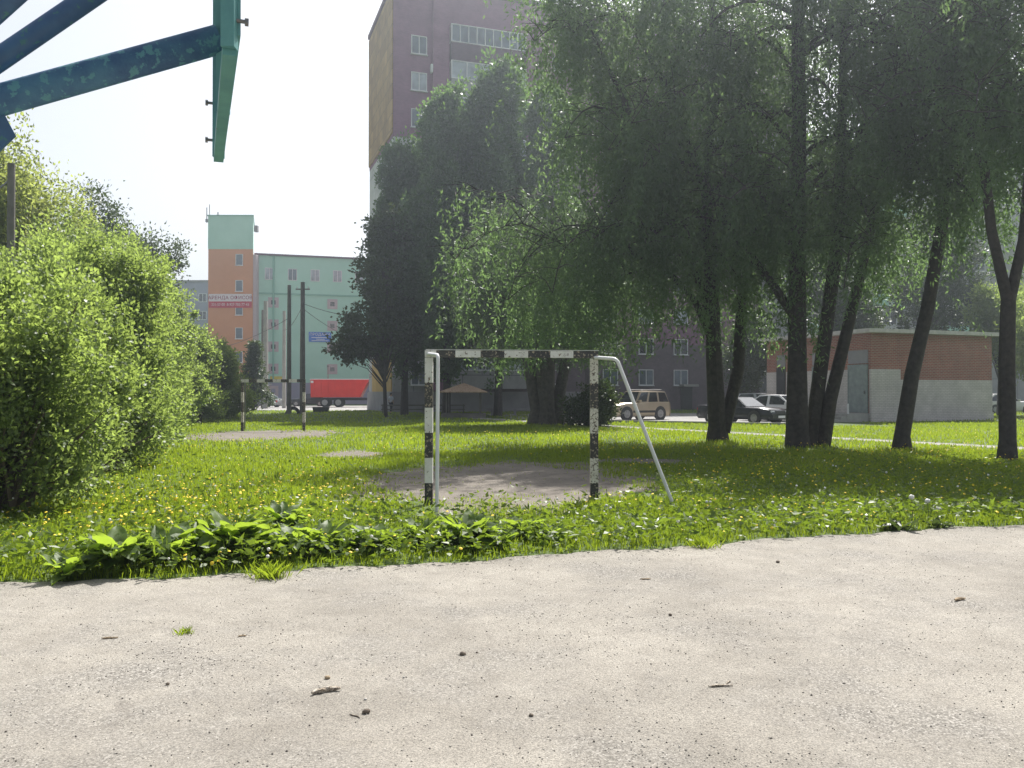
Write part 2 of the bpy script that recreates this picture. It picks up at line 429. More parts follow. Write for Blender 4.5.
xs = np.arange(-16, 30, 0.06)
ys = edge_y(xs)
b = MB()
poly = [(x, y, 0.006) for x, y in zip(xs, ys)]
n = len(poly)
b.add(poly + [(x, -14, 0.006) for x in xs], [(i, i + n, i + 1 + n, i + 1) for i in range(n - 1)])
tag(b.build("asphalt_court", M['asphalt']), kind='structure')

def blob_sheet(name, mat, cx, cy, rx, ry, seed, z=0.004, rot=0.0, n=160, rough=0.34):
    rr = np.random.default_rng(seed)
    t = np.linspace(0, 2 * math.pi, n, endpoint=False)
    r = 1 + sum(rough / k * np.sin(k * t + rr.uniform(0, 6.3)) * rr.uniform(0.4, 1) for k in range(2, 40)) * 0.8
    x = rx * r * np.cos(t); y = ry * r * np.sin(t)
    c, s = math.cos(rot), math.sin(rot)
    b = MB()
    b.add([(cx + c * a - s * d, cy + s * a + c * d, z) for a, d in zip(x, y)], [tuple(range(n))])
    return tag(b.build(name, mat), kind='structure')
DIRT = [(0.0, 14.6, 2.5, 4.2, 3, 0.0), (-8.9, 30.5, 2.7, 3.8, 4, 0.2), (-3.9, 20.6, 0.9, 1.4, 5, 0.3), (2.9, 18.6, 1.3, 0.8, 6, 0.0)]
for d in DIRT:
    blob_sheet("dirt_patch", M['dirt'], d[0], d[1], d[2], d[3], d[4], rot=d[5])
def in_dirt(x, y):
    o = np.zeros(len(x))
    for cx, cy, rx, ry, _, _ in DIRT:
        q = np.sqrt(((x - cx) / rx) ** 2 + ((y - cy) / ry) ** 2)
        q = q + 0.22 * np.sin(x * 3.1 + 1.7 * np.sin(y * 1.9)) * np.cos(y * 1.3 + x) + 0.10 * np.sin(x * 9 + y * 7)
        o = np.maximum(o, np.clip((1.10 - q) / 0.5, 0, 1) ** 0.6)
    return o

def strip(name, pts, w, mat, z):
    pts = [Vector((p[0], p[1], 0)) for p in pts]
    b = MB(); L, Rr = [], []
    for i, p in enumerate(pts):
        d = (pts[min(i + 1, len(pts) - 1)] - pts[max(0, i - 1)]).normalized()
        s = Vector((-d.y, d.x, 0)) * w / 2
        L.append((p.x + s.x, p.y + s.y, z)); Rr.append((p.x - s.x, p.y - s.y, z))
    n = len(pts)
    b.add(L + Rr, [(i, i + 1, n + i + 1, n + i) for i in range(n - 1)])
    return tag(b.build(name, mat), kind='structure')
PATH = [(-3, 52), (2.0, 43), (5.5, 36.4), (10.6, 28.3), (13.7, 23.2), (24, 6)]
strip("path", PATH, 1.0, M['path'], 0.004)
# yard drive with the parked cars, and its kerb
b = MB()
drive = [(2.5, 44), (13.5, 38.0), (22, 70), (60, 74), (60, 84), (-4, 62), (-40, 62), (-40, 57), (-2, 57)]
tag(MB().add([(2.6, 45.0, .005), (13.6, 39.0, .005), (17.2, 58, .005), (17.2, 63, .005), (-2, 60, .005), (0, 50, .005)], [(0, 1, 2, 3, 4, 5)]).build("parking_area", M['road']), kind='structure')
b = MB()
b.obox((2.5, 44.9, 0.05), (13.5, 38.9, 0.05), 0.16, 0.14)
tag(b.build("kerb", M['kerb'], bevel=0.01), kind='structure')
tag(MB().add([(-60, 84, .005), (-14, 72, .005), (-8, 84, .005), (-12, 100, .005), (-60, 101, .005)], [(0, 1, 2, 3, 4)]).build("road", M['road']), kind='structure')

# ------------------------------------------------------------------ air
hz = bpy.data.materials.new("haze"); hz.use_nodes = True
hn = hz.node_tree; hn.nodes.remove(hn.nodes["Principled BSDF"])
pv = hn.nodes.new("ShaderNodeVolumePrincipled")
pv.inputs["Color"].default_value = (0.80, 0.90, 1.0, 1)
pv.inputs["Density"].default_value = 0.0013
pv.inputs["Anisotropy"].default_value = 0.72
hn.links.new(pv.outputs[0], hn.nodes["Material Output"].inputs["Volume"])
tag(MB().box(-910, -510, -1, 910, 1310, 36).build("haze", hz), kind='stuff')

# ------------------------------------------------------------------ buildings
def window(parent, w, h, loc, rot, panes=2, frame='frame', glass='glass', d=0.06, sill=True, vent=False):
    """Framed window; local x along the wall, -y outward, origin at the sill's middle."""
    f = MB(); t = 0.07
    f.box(-w/2, -d, 0, w/2, 0.03, t); f.box(-w/2, -d, h - t, w/2, 0.03, h)
    for k in range(panes + 1):
        x = -w/2 + t/2 + (w - t) * k / panes
        f.box(x - t/2, -d, t, x + t/2, 0.03, h - t)
    if sill: f.box(-w/2 - 0.06, -d - 0.10, -0.06, w/2 + 0.06, 0.0, -0.004)
    fo = f.build("window", M[frame], parent, loc=loc, rot=rot)
    g = MB()
    for k in range(panes):
        x0 = -w/2 + t/2 + (w - t) * k / panes + t/2; x1 = -w/2 + t/2 + (w - t) * (k + 1) / panes - t/2
        g.add([(x0, -0.012, t), (x1, -0.012, t), (x1, -0.012, h - t), (x0, -0.012, h - t)], [(0, 1, 2, 3)])
    g.build("pane", M[glass], fo)
    return fo

# --- mauve tower: root at the near corner, local x along the front, local y along the side
TW = root("apartment_tower", (-9.1, 65, 0), "tall mauve brick apartment tower with tan clad side and white lower floors", "apartment building", rz=math.atan2(.3256, .9455))
TH, ZB = 33.0, 21.2
MB().box(0, 0, ZB, 16, 11, TH).build("brick_wall", M['mauve'], TW)
MB().box(0.02, 0.02, 3.2, 16, 11, ZB - 0.003).build("panel_wall", M['panel'], TW)
MB().box(-0.15, -0.15, 0, 16.1, 11.1, 1.6).build("plinth", M['plinth'], TW)
MB().box(0.0, 0.0, 1.603, 16, 11.0, 3.197).build("base_wall", M['greypanel'], TW)
MB().box(-0.10, 0.12, ZB + 0.3, -0.003, 10.9, TH - 0.25).build("side_cladding", M['clad'], TW)
MB().box(3.0, -0.06, 1.605, 16, 0.015, ZB - 0.01).build("shade_toned_front", M['lowfront'], TW)  # dark slab over the white panels, its colour standing for their shade
MB().box(-0.08, 0.3, 1.61, -0.003, 9.0, 4.4).build("side_panel", M['ochre'], TW)
MB().box(-0.14, -0.14, TH + 0.003, 16.14, 11.14, TH + 0.35).build("parapet", M['mauvedark'], TW)
MB().box(3.05, -0.35, 1.7, 4.35, -0.003, TH - 0.6).build("pilaster", M['mauve'], TW)
f0 = 27.75
for k in range(10):
    z = f0 - 2.85 * k
    if z < 2: break
    window(TW, 1.25, 1.45, (2.0, -0.004, z), (0, 0, 0), 2, glass=('glass', 'palewin', 'glass')[k % 3])
    window(TW, 1.0, 1.2, (13.6, -0.004, z + 0.1), (0, 0, 0), 2, glass='glass')
    # glazed balcony: parapet wall and a band of framed panes
    zb = z + 1.15
    MB().box(4.45, -0.55, zb - 1.42, 10.65, -0.003, zb - 0.005).build("balcony_parapet", M['mauvedark' if k % 2 == 0 else 'greypanel'], TW)
    w_ = window(TW, 6.2, 1.42, (7.55, -0.50, zb), (0, 0, 0), 9 if k != 1 else 5, glass='glass' if k % 2 == 0 else 'palewin', sill=False)
    MB().box(4.45, -0.44, zb, 4.52, -0.003, zb + 1.42).build("balcony_end", M['frame'], TW)
    MB().box(10.58, -0.44, zb, 10.65, -0.003, zb + 1.42).build("balcony_end", M['frame'], TW)
for k in range(3):
    MB().box(11.5, -0.02, 26.4 - 2.85 * k, 12.3, -0.004, 27.4 - 2.85 * k).build("vent_panel", M['mauvedark'], TW)
ac = MB().box(2.85, -0.42, 26.35, 3.02, -0.05, 27.0).build("air_conditioner", M['frame'], TW, bevel=0.02)

# --- set-back wing of the same yard, beyond the tower
WG = root("apartment_wing", at(590, 76), "long mauve grey apartment wing behind the leaning yard trees", "apartment building", rz=math.atan2(.3256, .9455))
MB().box(0, 0, 6.0, 22, 11, 35.5).build("brick_wall", M['mauve'], WG)
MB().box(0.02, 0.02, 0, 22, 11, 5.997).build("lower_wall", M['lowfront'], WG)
MB().box(-0.2, -0.2, 35.503, 22.2, 11.2, 35.9).build("parapet", M['mauvedark'], WG)
for k in range(11):
    for j in range(6):
        window(WG, 1.5, 1.45, (2.0 + j * 3.6, -0.004, 2.2 + 2.85 * k), (0, 0, 0), 2, glass=('glass', 'palewin', 'darkglass')[(k * 5 + j * 3) % 3])
MB().box(9.0, -0.9, 2.1, 10.6, -0.004, 2.3).build("entrance_canopy", M['kerb'], WG)
MB().box(9.2, -0.06, 0.02, 10.4, -0.004, 2.05).build("door", M['blackplastic'], WG)

# --- grey panel block with balconies seen through the trees on the right
PB = root("apartment_block", (24.5, 79, 0), "grey panel apartment block with stacked balconies behind the brick substation", "apartment building", rz=rad(14))
MB().box(0, 0, 0, 31, 12, 25.2).build("wall", M['greypanel'], PB)
MB().box(-0.2, -0.2, 25.203, 31.2, 12.2, 25.6).build("roof", M['plinth'], PB)
for k in range(8):
    z = 2.2 + 2.85 * k
    for j, x in enumerate((1.6, 8.6, 15.6, 22.6)):
        window(PB, 1.5, 1.5, (x, -0.004, z), (0, 0, 0), 2, glass=('darkglass', 'glass')[(k + j) % 2])
    for x in (4.9, 12.0, 19.1):
        bl = MB()
        bl.box(x - 1.5, -1.15, z - 0.95, x + 1.5, -0.003, z - 0.82)
        bl.box(x - 1.5, -1.15, z - 0.817, x + 1.5, -1.06, z + 0.12)
        bl.box(x - 1.5, -1.057, z - 0.817, x - 1.42, -0.003, z + 0.12); bl.box(x + 1.42, -1.057, z - 0.817, x + 1.5, -0.003, z + 0.12)
        bl.build("balcony", M['panel' if (k + int(x)) % 3 else 'mint'], PB)
        window(PB, 2.2, 1.45, (x, -0.004, z), (0, 0, 0), 3, glass='darkglass', sill=False)

# --- mint office building (far left)
OB = root("office_building", (-33.3, 110, 0), "mint green office building with orange stair tower and rent banner", "office building", rz=math.atan2(4, 13.4))
MB().box(0, 0, 2.85, 30, 14, 19.4).build("mint_wall", M['mint'], OB)
MB().box(-0.02, -0.03, 0, 30.1, 14, 2.847).build("base_wall", M['bluegrey'], OB)
MB().box(-0.1, -0.25, 19.403, 30.2, 14.2, 19.62).build("roof_edge", M['mauvedark'], OB)
MB().box(0.0, -0.12, 14.35, 30, -0.003, 14.55).build("ledge", M['mintdark'], OB)
MB().tube([(2.3, -0.14, 2.9), (2.3, -0.14, 19.3)], 0.11, 8).build("downpipe", M['mintdark'], OB)
for j, px in enumerate((272.5, 295, 317.5, 339.5, 362, 384)):
    window(OB, 1.15, 1.55, (0.85 + 2.9 * j + 0.95, -0.004, 16.25 + 0.0 * j), (0, 0, 0), 2, glass='palewin' if j != 1 else 'glass', sill=False)
for j, px in enumerate((2.35, 9.9, 17.5)):
    for k in range(5):
        z = 13.3 - 2.88 * k
        sr = MB(); w0, w1 = 0.66, 0.28
        x = px - 0.05
        sr.box(x - w0, -0.05, z - w0, x + w0, -0.004, z - w1); sr.box(x - w0, -0.05, z + w1, x + w0, -0.004, z + w0)
        sr.box(x - w0, -0.05, z - w1, x - w1, -0.004, z + w1); sr.box(x + w1, -0.05, z - w1, x + w0, -0.004, z + w1)
        so_ = sr.build("vent_surround", M['pink'], OB)
        MB().add([(x - w1, -0.02, z - w1), (x + w1, -0.02, z - w1), (x + w1, -0.02, z + w1), (x - w1, -0.02, z + w1)], [(0, 1, 2, 3)]).build("vent_opening", M['darkglass'], so_)
# stair tower of the same building, parallel to the picture
sx = -math.atan2(4, 13.4)
TWM = Matrix.Rotation(sx, 4, 'Z')
def tw(name, m, x0, y0, z0, x1, y1, z1):
    o = MB().box(x0, y0, z0, x1, y1, z1).build(name, m, OB, rot=(0, 0, sx)); return o
def twp(name, m, e, z0, z1):
    return MB().prism([(-5.75 - e, -0.9 - e), (0 + e, -0.9 - e), (-1.75 + e, 5 + e), (-5.75 - e, 5 + e)], 'z', z0, z1).build(name, m, OB, rot=(0, 0, sx))
twp("tower_wall", M['orange'], 0, 2.0, 20.0)
twp("tower_top", M['mint'], .03, 20.003, 24.25)
twp("tower_base", M['bluegrey'], 0, 0, 1.997)
twp("tower_roof", M['mintdark'], .12, 24.253, 24.4)
tw("tower_strip", M['pink'], 0.003, -0.85, 0, 0.45, 2, 19.3)
for z in (17.9, 14.55, 11.5, 8.45, 5.4):
    window(OB, 0.95, 1.45, tuple(TWM @ Vector((-1.75, -0.904, z))), (0, 0, sx), 1, glass='glass')
mst = MB().tube([(-6.0, 0.2, 24.4), (-6.0, 0.2, 26.0)], 0.05, 6).tube([(-6.35, 0.2, 23.6), (-6.35, 0.2, 25.6)], 0.06, 6).box(-6.5, 0.1, 23.7, -6.2, 0.3, 24.1)
mst.tube([(-4.9, 0.2, 24.4), (-4.9, 0.2, 25.0)], 0.08, 6)
mst.build("roof_aerial", M['steel'], OB, rot=(0, 0, sx))
MB().box(0.03, -0.7, 22.3, 0.5, -0.1, 23.1).build("wall_unit", M['plinth'], OB, rot=(0, 0, sx), bevel=0.03)

def text(body, size, mat, parent, loc, rot, name="lettering", align='CENTER', depth=0.01, sx_=1.0):
    cu = bpy.data.curves.new("lettering", 'FONT')
    cu.body = body; cu.size = size; cu.align_x = align; cu.align_y = 'CENTER'; cu.extrude = depth; cu.space_character = 1.05
    o = bpy.data.objects.new("lettering", cu); COL.objects.link(o)
    dg = bpy.context.evaluated_depsgraph_get()
    me = bpy.data.meshes.new_from_object(o.evaluated_get(dg))
    bpy.data.objects.remove(o); bpy.data.curves.remove(cu)
    for v in me.vertices: v.co.x *= sx_
    me.materials.clear()
    return link(name, me, mat, parent, loc, rot)

BN = root("banner", Matrix.Translation((-33.3, 110, 0)) @ Vector((-2.88, -0.93, 13.1)), "wide white and red office rental banner hung across the orange tower", "banner")
MB().box(-2.75, -0.05, 0.16, 2.75, -0.004, 1.12).build("white_board", M['bannerwhite'], BN)
MB().box(-2.75, -0.05, -0.66, 2.75, -0.004, 0.157).build("red_board", M['bannerred'], BN)
text("АРЕНДА ОФИСОВ", 0.62, M['bannertext'], BN, (0, -0.064, 0.62), (rad(90), 0, 0))
text("331-57-00  8-927-703-77-43", 0.50, M['bannerwhite'], BN, (0, -0.064, -0.26), (rad(90), 0, 0), sx_=0.80)
c_, s_ = math.cos(-sx), math.sin(-sx)
def on_office(x, y, z): return Vector((-33.3 + c_ * x - s_ * y, 110 + s_ * x + c_ * y, z))
BS = root("wall_sign", on_office(8.25, -0.004, 8.9), "small blue sign with white lettering fixed on the mint wall", "sign", rz=-sx)
MB().box(-1.45, -0.07, -0.65, 1.45, -0.004, 0.65).build("board", M['signblue'], BS)
text("ПРОДАЖА", 0.5, M['frame'], BS, (0, -0.084, 0.32), (rad(90), 0, 0))
MB().box(-1.1, -0.08, -0.12, 1.1, -0.073, -0.03).box(-0.5, -0.08, -0.33, 0.6, -0.073, -0.25).box(-1.1, -0.08, -0.52, 1.1, -0.073, -0.45).build("small_print", M['frame'], BS)
YS = tag(MB().box(-1.0, -0.07, -0.32, 1.0, -0.004, 0.32).build("shop_sign", M['signyellow'], None, loc=on_office(2.9, -0.035, 3.35), rot=(0, 0, -sx), bevel=0.02), "faded yellow sign above the ground floor of the mint building", "sign")
GB = root("distant_block", (-52.5, 140, 0), "distant grey block rising behind the bushes left of the orange tower", "apartment building")
MB().box(-9, 0, 0, 2.6, 12, 19.8).build("wall", M['bluegrey'], GB)
MB().box(-9.2, -0.2, 19.803, 2.8, 12.2, 20.1).build("roof", M['plinth'], GB)
for k in range(6):
    for j in range(4): window(GB, 1.3, 1.4, (-7.2 + j * 2.9, -0.004, 2.0 + 2.9 * k), (0, 0, 0), 2, glass='darkglass', sill=False)

# --- brick substation: root at the near corner, local x along the right face, local y along the left face
KB = root("brick_substation", (18.6, 44, 0), "low red brick substation with whitewashed lower walls and flat roof", "building", rz=math.atan2(.355, .935))
KH = 4.62
MB().box(0, 0, 0.0, 8.5, 8.5, KH).build("wall", M['redbrick'], KB)
b = MB()
b.box(-0.004, -0.02, 0.45, 1.95, -0.003, 2.75); b.box(1.953, -0.02, 0.45, 8.51, -0.003, 2.2)
b.build("whitewash_front", M['whitebrick'], KB)
for y0, y1 in ((-0.02, 0.12), (1.68, 3.5), (4.45, 6.7), (7.55, 8.51)): MB().box(-0.02, y0, 0.45, -0.003, y1, 2.75).build("whitewash_side", M['whitebrick'], KB)
MB().box(-0.06, -0.06, 0, 8.56, -0.003, 0.447).box(-0.06, 0.0, 0, -0.003, 8.56, 0.447).build("plinth", M['whitebrick'], KB)
MB().box(-0.55, -0.45, KH + 0.003, 8.75, 8.9, KH + 0.2).build("roof", M['roofslab'], KB)
for y0, y1, mm in ((0.2, 1.6, 'greydoor'), (3.55, 4.4, 'greydoor'), (6.75, 7.5, 'blackplastic')):
    d = MB().box(-0.07, y0, 0.46, -0.003, y1, 3.0).box(-0.09, y0, 0.46, -0.073, y0 + 0.06, 3.0).box(-0.09, y1 - 0.06, 0.46, -0.073, y1, 3.0).build("door", M[mm], KB)
    MB().box(-0.13, y0 + 0.16, 1.45, -0.093, y0 + 0.20, 1.62).build("handle", M['steel'], d)
    MB().box(-0.05, y0, 3.05, -0.003, y1, 3.75).build("transom_grille", M['plinth'], KB)
MB().box(-1.5, 0.1, 0, -0.093, 2.2, 0.43).box(-1.9, 0.1, 0, -1.503, 2.2, 0.28).box(-2.3, 0.1, 0, -1.903, 2.2, 0.14).build("porch_steps", M['kerb'], KB, bevel=0.015)
for y0 in (0.25, 1.9): MB().tube([(-1.3, y0, 0.43), (-1.3, y0, 0.95)], 0.05, 6).build("porch_post", M['frame'], KB)

# ------------------------------------------------------------------ trees
def leaf_mesh(name, C, Dr, L, Wd, rng, fold=0.22, tint=None):
    n = len(C)
    Dr = Dr / (np.linalg.norm(Dr, axis=1, keepdims=True) + 1e-9)
    q = rng.normal(size=(n, 3))
    Sd = np.cross(Dr, q); Sd /= (np.linalg.norm(Sd, axis=1, keepdims=True) + 1e-9)
    Nn = np.cross(Dr, Sd)
    L = np.broadcast_to(L, (n,))[:, None]; Wd = np.broadcast_to(Wd, (n,))[:, None]
    V = np.empty((n, 4, 3), np.float32)
    V[:, 0] = C
    V[:, 1] = C + Dr * L * 0.45 + Sd * Wd * 0.5 + Nn * Wd * fold
    V[:, 2] = C + Dr * L
    V[:, 3] = C + Dr * L * 0.45 - Sd * Wd * 0.5 + Nn * Wd * fold
    Fc = np.arange(n * 4).reshape(n, 4)
    t = rng.uniform(0, 1, n) if tint is None else tint
    return np_mesh(name, V.reshape(-1, 3), Fc, np.repeat(t, 4))

def unit(v): return v / (np.linalg.norm(v) + 1e-9)

def willow(base, label, stems, H, reach, nb, strand, leafL, leafW, per, mat, bark, seed, low=3.0, cat="tree", group=None, name="willow_tree", start=0.35, az0=None, stop=None):
    """stems: list of [(points relative to base), radii]. Branches leave the stems, arch outward and hang strands of leaves."""
    rng = np.random.default_rng(seed); random.seed(seed)
    rt = root(name, base, label, cat, group)
    tb = MB()
    C, Dv, T = [], [], []
    for pts, rr in stems:
        tb.tube(pts, rr, 10, wob=0.07)
        P = [np.array(p, float) for p in pts]
        if P[-1][2] < 5.0: continue
        seg = [np.linalg.norm(P[i+1] - P[i]) for i in range(len(P) - 1)]
        tot = sum(seg)
        for k in range(nb):
            t = (start + (1 - start) * (k + rng.uniform(0, 1)) / nb) * tot
            i = 0
            while i < len(seg) - 1 and t > seg[i]: t -= seg[i]; i += 1
            u = min(1, t / seg[i])
            p = P[i] * (1 - u) + P[i+1] * u
            r0 = rr[i] * (1 - u) + rr[i+1] * u
            az = rng.uniform(0, 2 * math.pi) if az0 is None or rng.uniform() < 0.5 else az0 + rng.normal() * 0.7
            frac = p[2] / H
            ln = reach * rng.uniform(0.6, 1.05) * (1.15 - 0.55 * max(0, frac - 0.35))
            el = rng.uniform(0.45, 1.05)
            bp = [p]; d = np.array([math.cos(az) * math.cos(el), math.sin(az) * math.cos(el), math.sin(el)])
            ns = 7
            for s in range(ns):
                d = unit(d + np.array([0, 0, -0.15 - 0.035 * s]) + rng.normal(size=3) * 0.10)
                bp.append(bp[-1] + d * ln / ns)
            tb.tube(bp, list(np.linspace(min(0.085, r0 * 0.5), 0.012, ns + 1)), 5, cap=False)
            keepb = rng.choice([0.2, 0.5, 0.85, 1.0], p=[0.30, 0.2, 0.25, 0.25])
            # side twigs
            anchors = []
            for s in range(2, ns + 1):
                for _ in range(2):
                    a2 = bp[s]; d2 = unit(np.array([rng.normal(), rng.normal(), rng.uniform(-0.1, 0.7)]))
                    l2 = rng.uniform(0.4, 1.3)
                    e = a2 + d2 * l2
                    tb.tube([a2, (a2 + e) / 2 + np.array([0, 0, 0.08]), e], [0.016, 0.011, 0.006], 3, cap=False)
                    anchors += [a2 + (e - a2) * w for w in (0.2, 0.5, 0.75, 1.0)]
                anchors.append(bp[s] * 0.5 + bp[s-1] * 0.5)
            for a in anchors:
                if rng.uniform() > keepb: continue
                sl = strand * rng.uniform(0.35, 1.2)
                sl = min(sl, max(0.25, a[2] - low * rng.uniform(0.75, 1.3)))
                m = max(4, int(sl * per))
                s = np.sort(rng.uniform(0, 1, m))
                dr = np.array([rng.normal() * 0.22, rng.normal() * 0.22, -1])
                q = a + s[:, None] * sl * dr + rng.normal(size=(m, 3)) * np.array([0.07, 0.07, 0.04])
                C.append(q)
                dd = rng.normal(size=(m, 3)) * 0.6 + np.array([0, 0, -0.75])
                Dv.append(dd); T.append(np.clip(rng.uniform(0, 1) * 0.5 + rng.uniform(0, 0.5, m), 0, 1))
    C = np.concatenate(C); Dv = np.concatenate(Dv); T = np.concatenate(T)
    me = leaf_mesh("crown", C, Dv, rng.uniform(0.7, 1.25, len(C)) * leafL, rng.uniform(0.7, 1.25, len(C)) * leafW, rng, tint=T)
    tb.build("trunk", M[bark], rt, smooth=True)
    link("crown", me, M[mat], rt)
    return rt

def clump_tree(base, label, tufts, tr, per, leafL, leafW, mat, bark, seed, trunk=None, upward=0.3, name="tree", cat="tree", group=None, loose=1.0):
    """tufts: (n,3) clump centres relative to base; tr = clump radii (3)."""
    rng = np.random.default_rng(seed); random.seed(seed)
    rt = root(name, base, label, cat, group)
    tufts = np.asarray(tufts)
    n = len(tufts)
    ms = np.maximum(6, (per * rng.uniform(0.35, 1.6, n)).astype(int))
    idx = np.repeat(np.arange(n), ms)
    sc = np.repeat(rng.uniform(0.6, 1.35, n), ms)
    off = rng.normal(size=(len(idx), 3)) * np.array(tr) * sc[:, None] * 0.55
    C = tufts[idx] + off
    ok = C[:, 2] > 0.05
    C, idx, off = C[ok], idx[ok], off[ok]
    Dv = off * 0.9 / np.mean(tr) + rng.normal(size=C.shape) * 0.7 + np.array([0, 0, upward])
    T = np.clip(np.repeat(rng.uniform(0, 0.65, n), ms)[ok] + rng.uniform(0, 0.35, len(C)), 0, 1)
    me = leaf_mesh("crown", C, Dv, rng.uniform(0.65, 1.3, len(C)) * leafL, rng.uniform(0.65, 1.3, len(C)) * leafW, rng, tint=T)
    tb = MB()
    if trunk:
        for pts, rr in trunk: tb.tube(pts, rr, 8, wob=0.06)
    top = max(p[2] for p in tufts)
    sel = rng.choice(n, min(n, 70), replace=False)
    for i in sel:
        t = tufts[i]
        a = np.array([t[0] * 0.02, t[1] * 0.02, max(0.0, t[2] * (0.55 if not trunk else 0.62) - 0.4)])
        if not trunk: a = np.array([t[0] * 0.25 + rng.normal() * 0.1, t[1] * 0.25 + rng.normal() * 0.1, 0.0])
        mid = (a + t) / 2 + np.array([0, 0, 0.12 * top * 0.3])
        tb.tube([a, mid, t], [0.035 if not trunk else 0.05, 0.022, 0.008], 4, cap=False)
    tb.build("trunk" if trunk else "branches", M[bark], rt, smooth=True)
    link("crown" if trunk else "foliage", me, M[mat], rt)
    return rt

def blob_tufts(blobs, n, rng, inner=0.45):
    """clump centres through the outer shells of several overlapping blobs (cx,cy,cz,rx,ry,rz)"""
    w = np.array([b[3] * b[4] + b[3] * b[5] for b in blobs]); w = w / w.sum()
    out = []
    for b, k in zip(blobs, rng.multinomial(n, w)):
        d = rng.normal(size=(k, 3)); d /= np.linalg.norm(d, axis=1, keepdims=True)
        r = rng.uniform(inner, 1.06, k) ** 0.7 * np.where(rng.uniform(0, 1, k) < .12, rng.uniform(1.0, 1.28, k), 1)
        out.append(np.array(b[:3]) + d * r[:, None] * np.array(b[3:]))
    o = np.concatenate(out)
    return o[o[:, 2] > 0.12]

# ---- poplars / lindens in front of the tower
def spindle(H, r, n, rng, base=1.5, peak=0.35):
    z = rng.uniform(0, 1, int(n)) ** 0.9
    prof = np.where(z < peak, 0.55 + 0.45 * (z / peak), np.clip(1 - ((z - peak) / (1 - peak)) ** 1.35, 0.06, 1))
    a = rng.uniform(0, 2 * math.pi, len(z))
    lob = 1 + 0.22 * np.sin(a * 3 + z * 9) + 0.12 * np.sin(a * 7 - z * 17)
    q = r * prof * lob * rng.uniform(0.35, 1.05, len(z)) ** 0.6
    return np.stack([q * np.cos(a), q * np.sin(a), base + z * (H - base)], 1)
POP = [(404, 57, 18.4, 2.6, "leftmost and shortest of the four dark poplars before the tower"),
       (446, 54, 21.0, 3.0, "dark poplar second from the left before the mauve tower"),
       (498, 55, 23.6, 3.0, "tallest dark poplar with pointed top before the mauve tower"),
       (546, 58, 22.8, 2.9, "slim dark poplar rising just right of the tallest one")]
for i, (px, D, H, r, lab) in enumerate(POP):
    rng = np.random.default_rng(50 + i)
    bl = [(0, 0, H * .62, r * .5, r * .5, H * .37), (0, 0, H * .36, r * .75, r * .75, H * .24)]
    for k in range(13):
        a = k * 2.4 + rng.uniform(-.4, .4); q = r * rng.uniform(.45, .8)
        ztop = H * (0.98 - 0.36 * q / r) * rng.uniform(.80, 1.02)
        rz = rng.uniform(.16, .24) * H
        bl.append((q * math.cos(a), q * math.sin(a), max(ztop - rz, rz + 2.6), r * rng.uniform(.26, .40), r * rng.uniform(.26, .40), rz))
    for k in range(4):
        a = k * 1.7 + i; bl.append((math.cos(a) * r * .28, math.sin(a) * r * .28, H * (.80 + .022 * k), r * .36, r * .36, H * .13))
    tu = blob_tufts(bl, 1500, rng, inner=.6)
    tu = tu[tu[:, 2] > (2.9 if i == 0 else 1.9)]
    clump_tree(at(px, D), lab, tu, (0.30, 0.30, 0.46), 62, 0.25, 0.16, 'poplar', 'bark', 60 + i,
               trunk=[([(0, 0, -0.1), (0.05, 0, 2), (0, 0.05, H * 0.5), (0, 0, H * 0.93)], [0.3, 0.24, 0.15, 0.03])], upward=0.6, name="poplar_tree", group="poplars in front of the tower")
# maple-like tree left of them, branch hanging over the red truck
rng = np.random.default_rng(77)
tu = blob_tufts([(-0.3, 0, 9.0, 1.6, 1.5, 3.2), (-1.2, 0, 5.6, 1.6, 1.4, 1.5), (-2.0, 0, 4.3, 1.3, 1.1, 0.9), (0.7, 0, 6.0, 1.2, 1.2, 2.2), (0.1, 0, 11.5, 1.0, 1.0, 1.7)], 300, rng)
clump_tree(at(386, 53), "slender tree with a thin trunk and low branch beside the red truck", tu, (0.4, 0.4, 0.34), 42, 0.24, 0.17, 'darkleaf', 'bark', 78,
           trunk=[([(0, 0, -0.1), (-0.1, 0, 2.2), (0.1, 0, 5), (0, 0, 11)], [0.13, 0.11, 0.09, 0.03])], upward=0.0, name="young_tree")

# ---- old willow with several stems from one base
b0 = at(547, 40)
stems = []
for k, (dx, dy, tx, ty, h, r) in enumerate([(-0.45, 0, -1.5, 0.5, 9.5, .30), (0.0, -0.25, 0.2, -1.0, 10.5, .32), (0.45, 0.05, 1.5, 0.3, 9.5, .28), (0.1, 0.35, 0.3, 1.6, 9.0, .26), (-0.15, -0.1, -0.9, -1.2, 8.5, .22)]):
    stems.append(([(dx * 1.25, dy * 1.25, -0.1), (dx, dy, 0.7), (dx * 1.2 + tx * .15, dy + ty * .15, 2.4), (dx + tx * .6, dy + ty * .6, h * .6), (dx + tx, dy + ty, h)], [r * 1.5, r * 1.1, r * .95, r * .6, .05]))
willow(b0, "old willow of several thick stems behind the white striped goal", stems, 12.8, 3.5, 17, 2.6, 0.18, 0.052, 20, 'willowlight', 'greybark', 91, low=3.1, start=0.42)

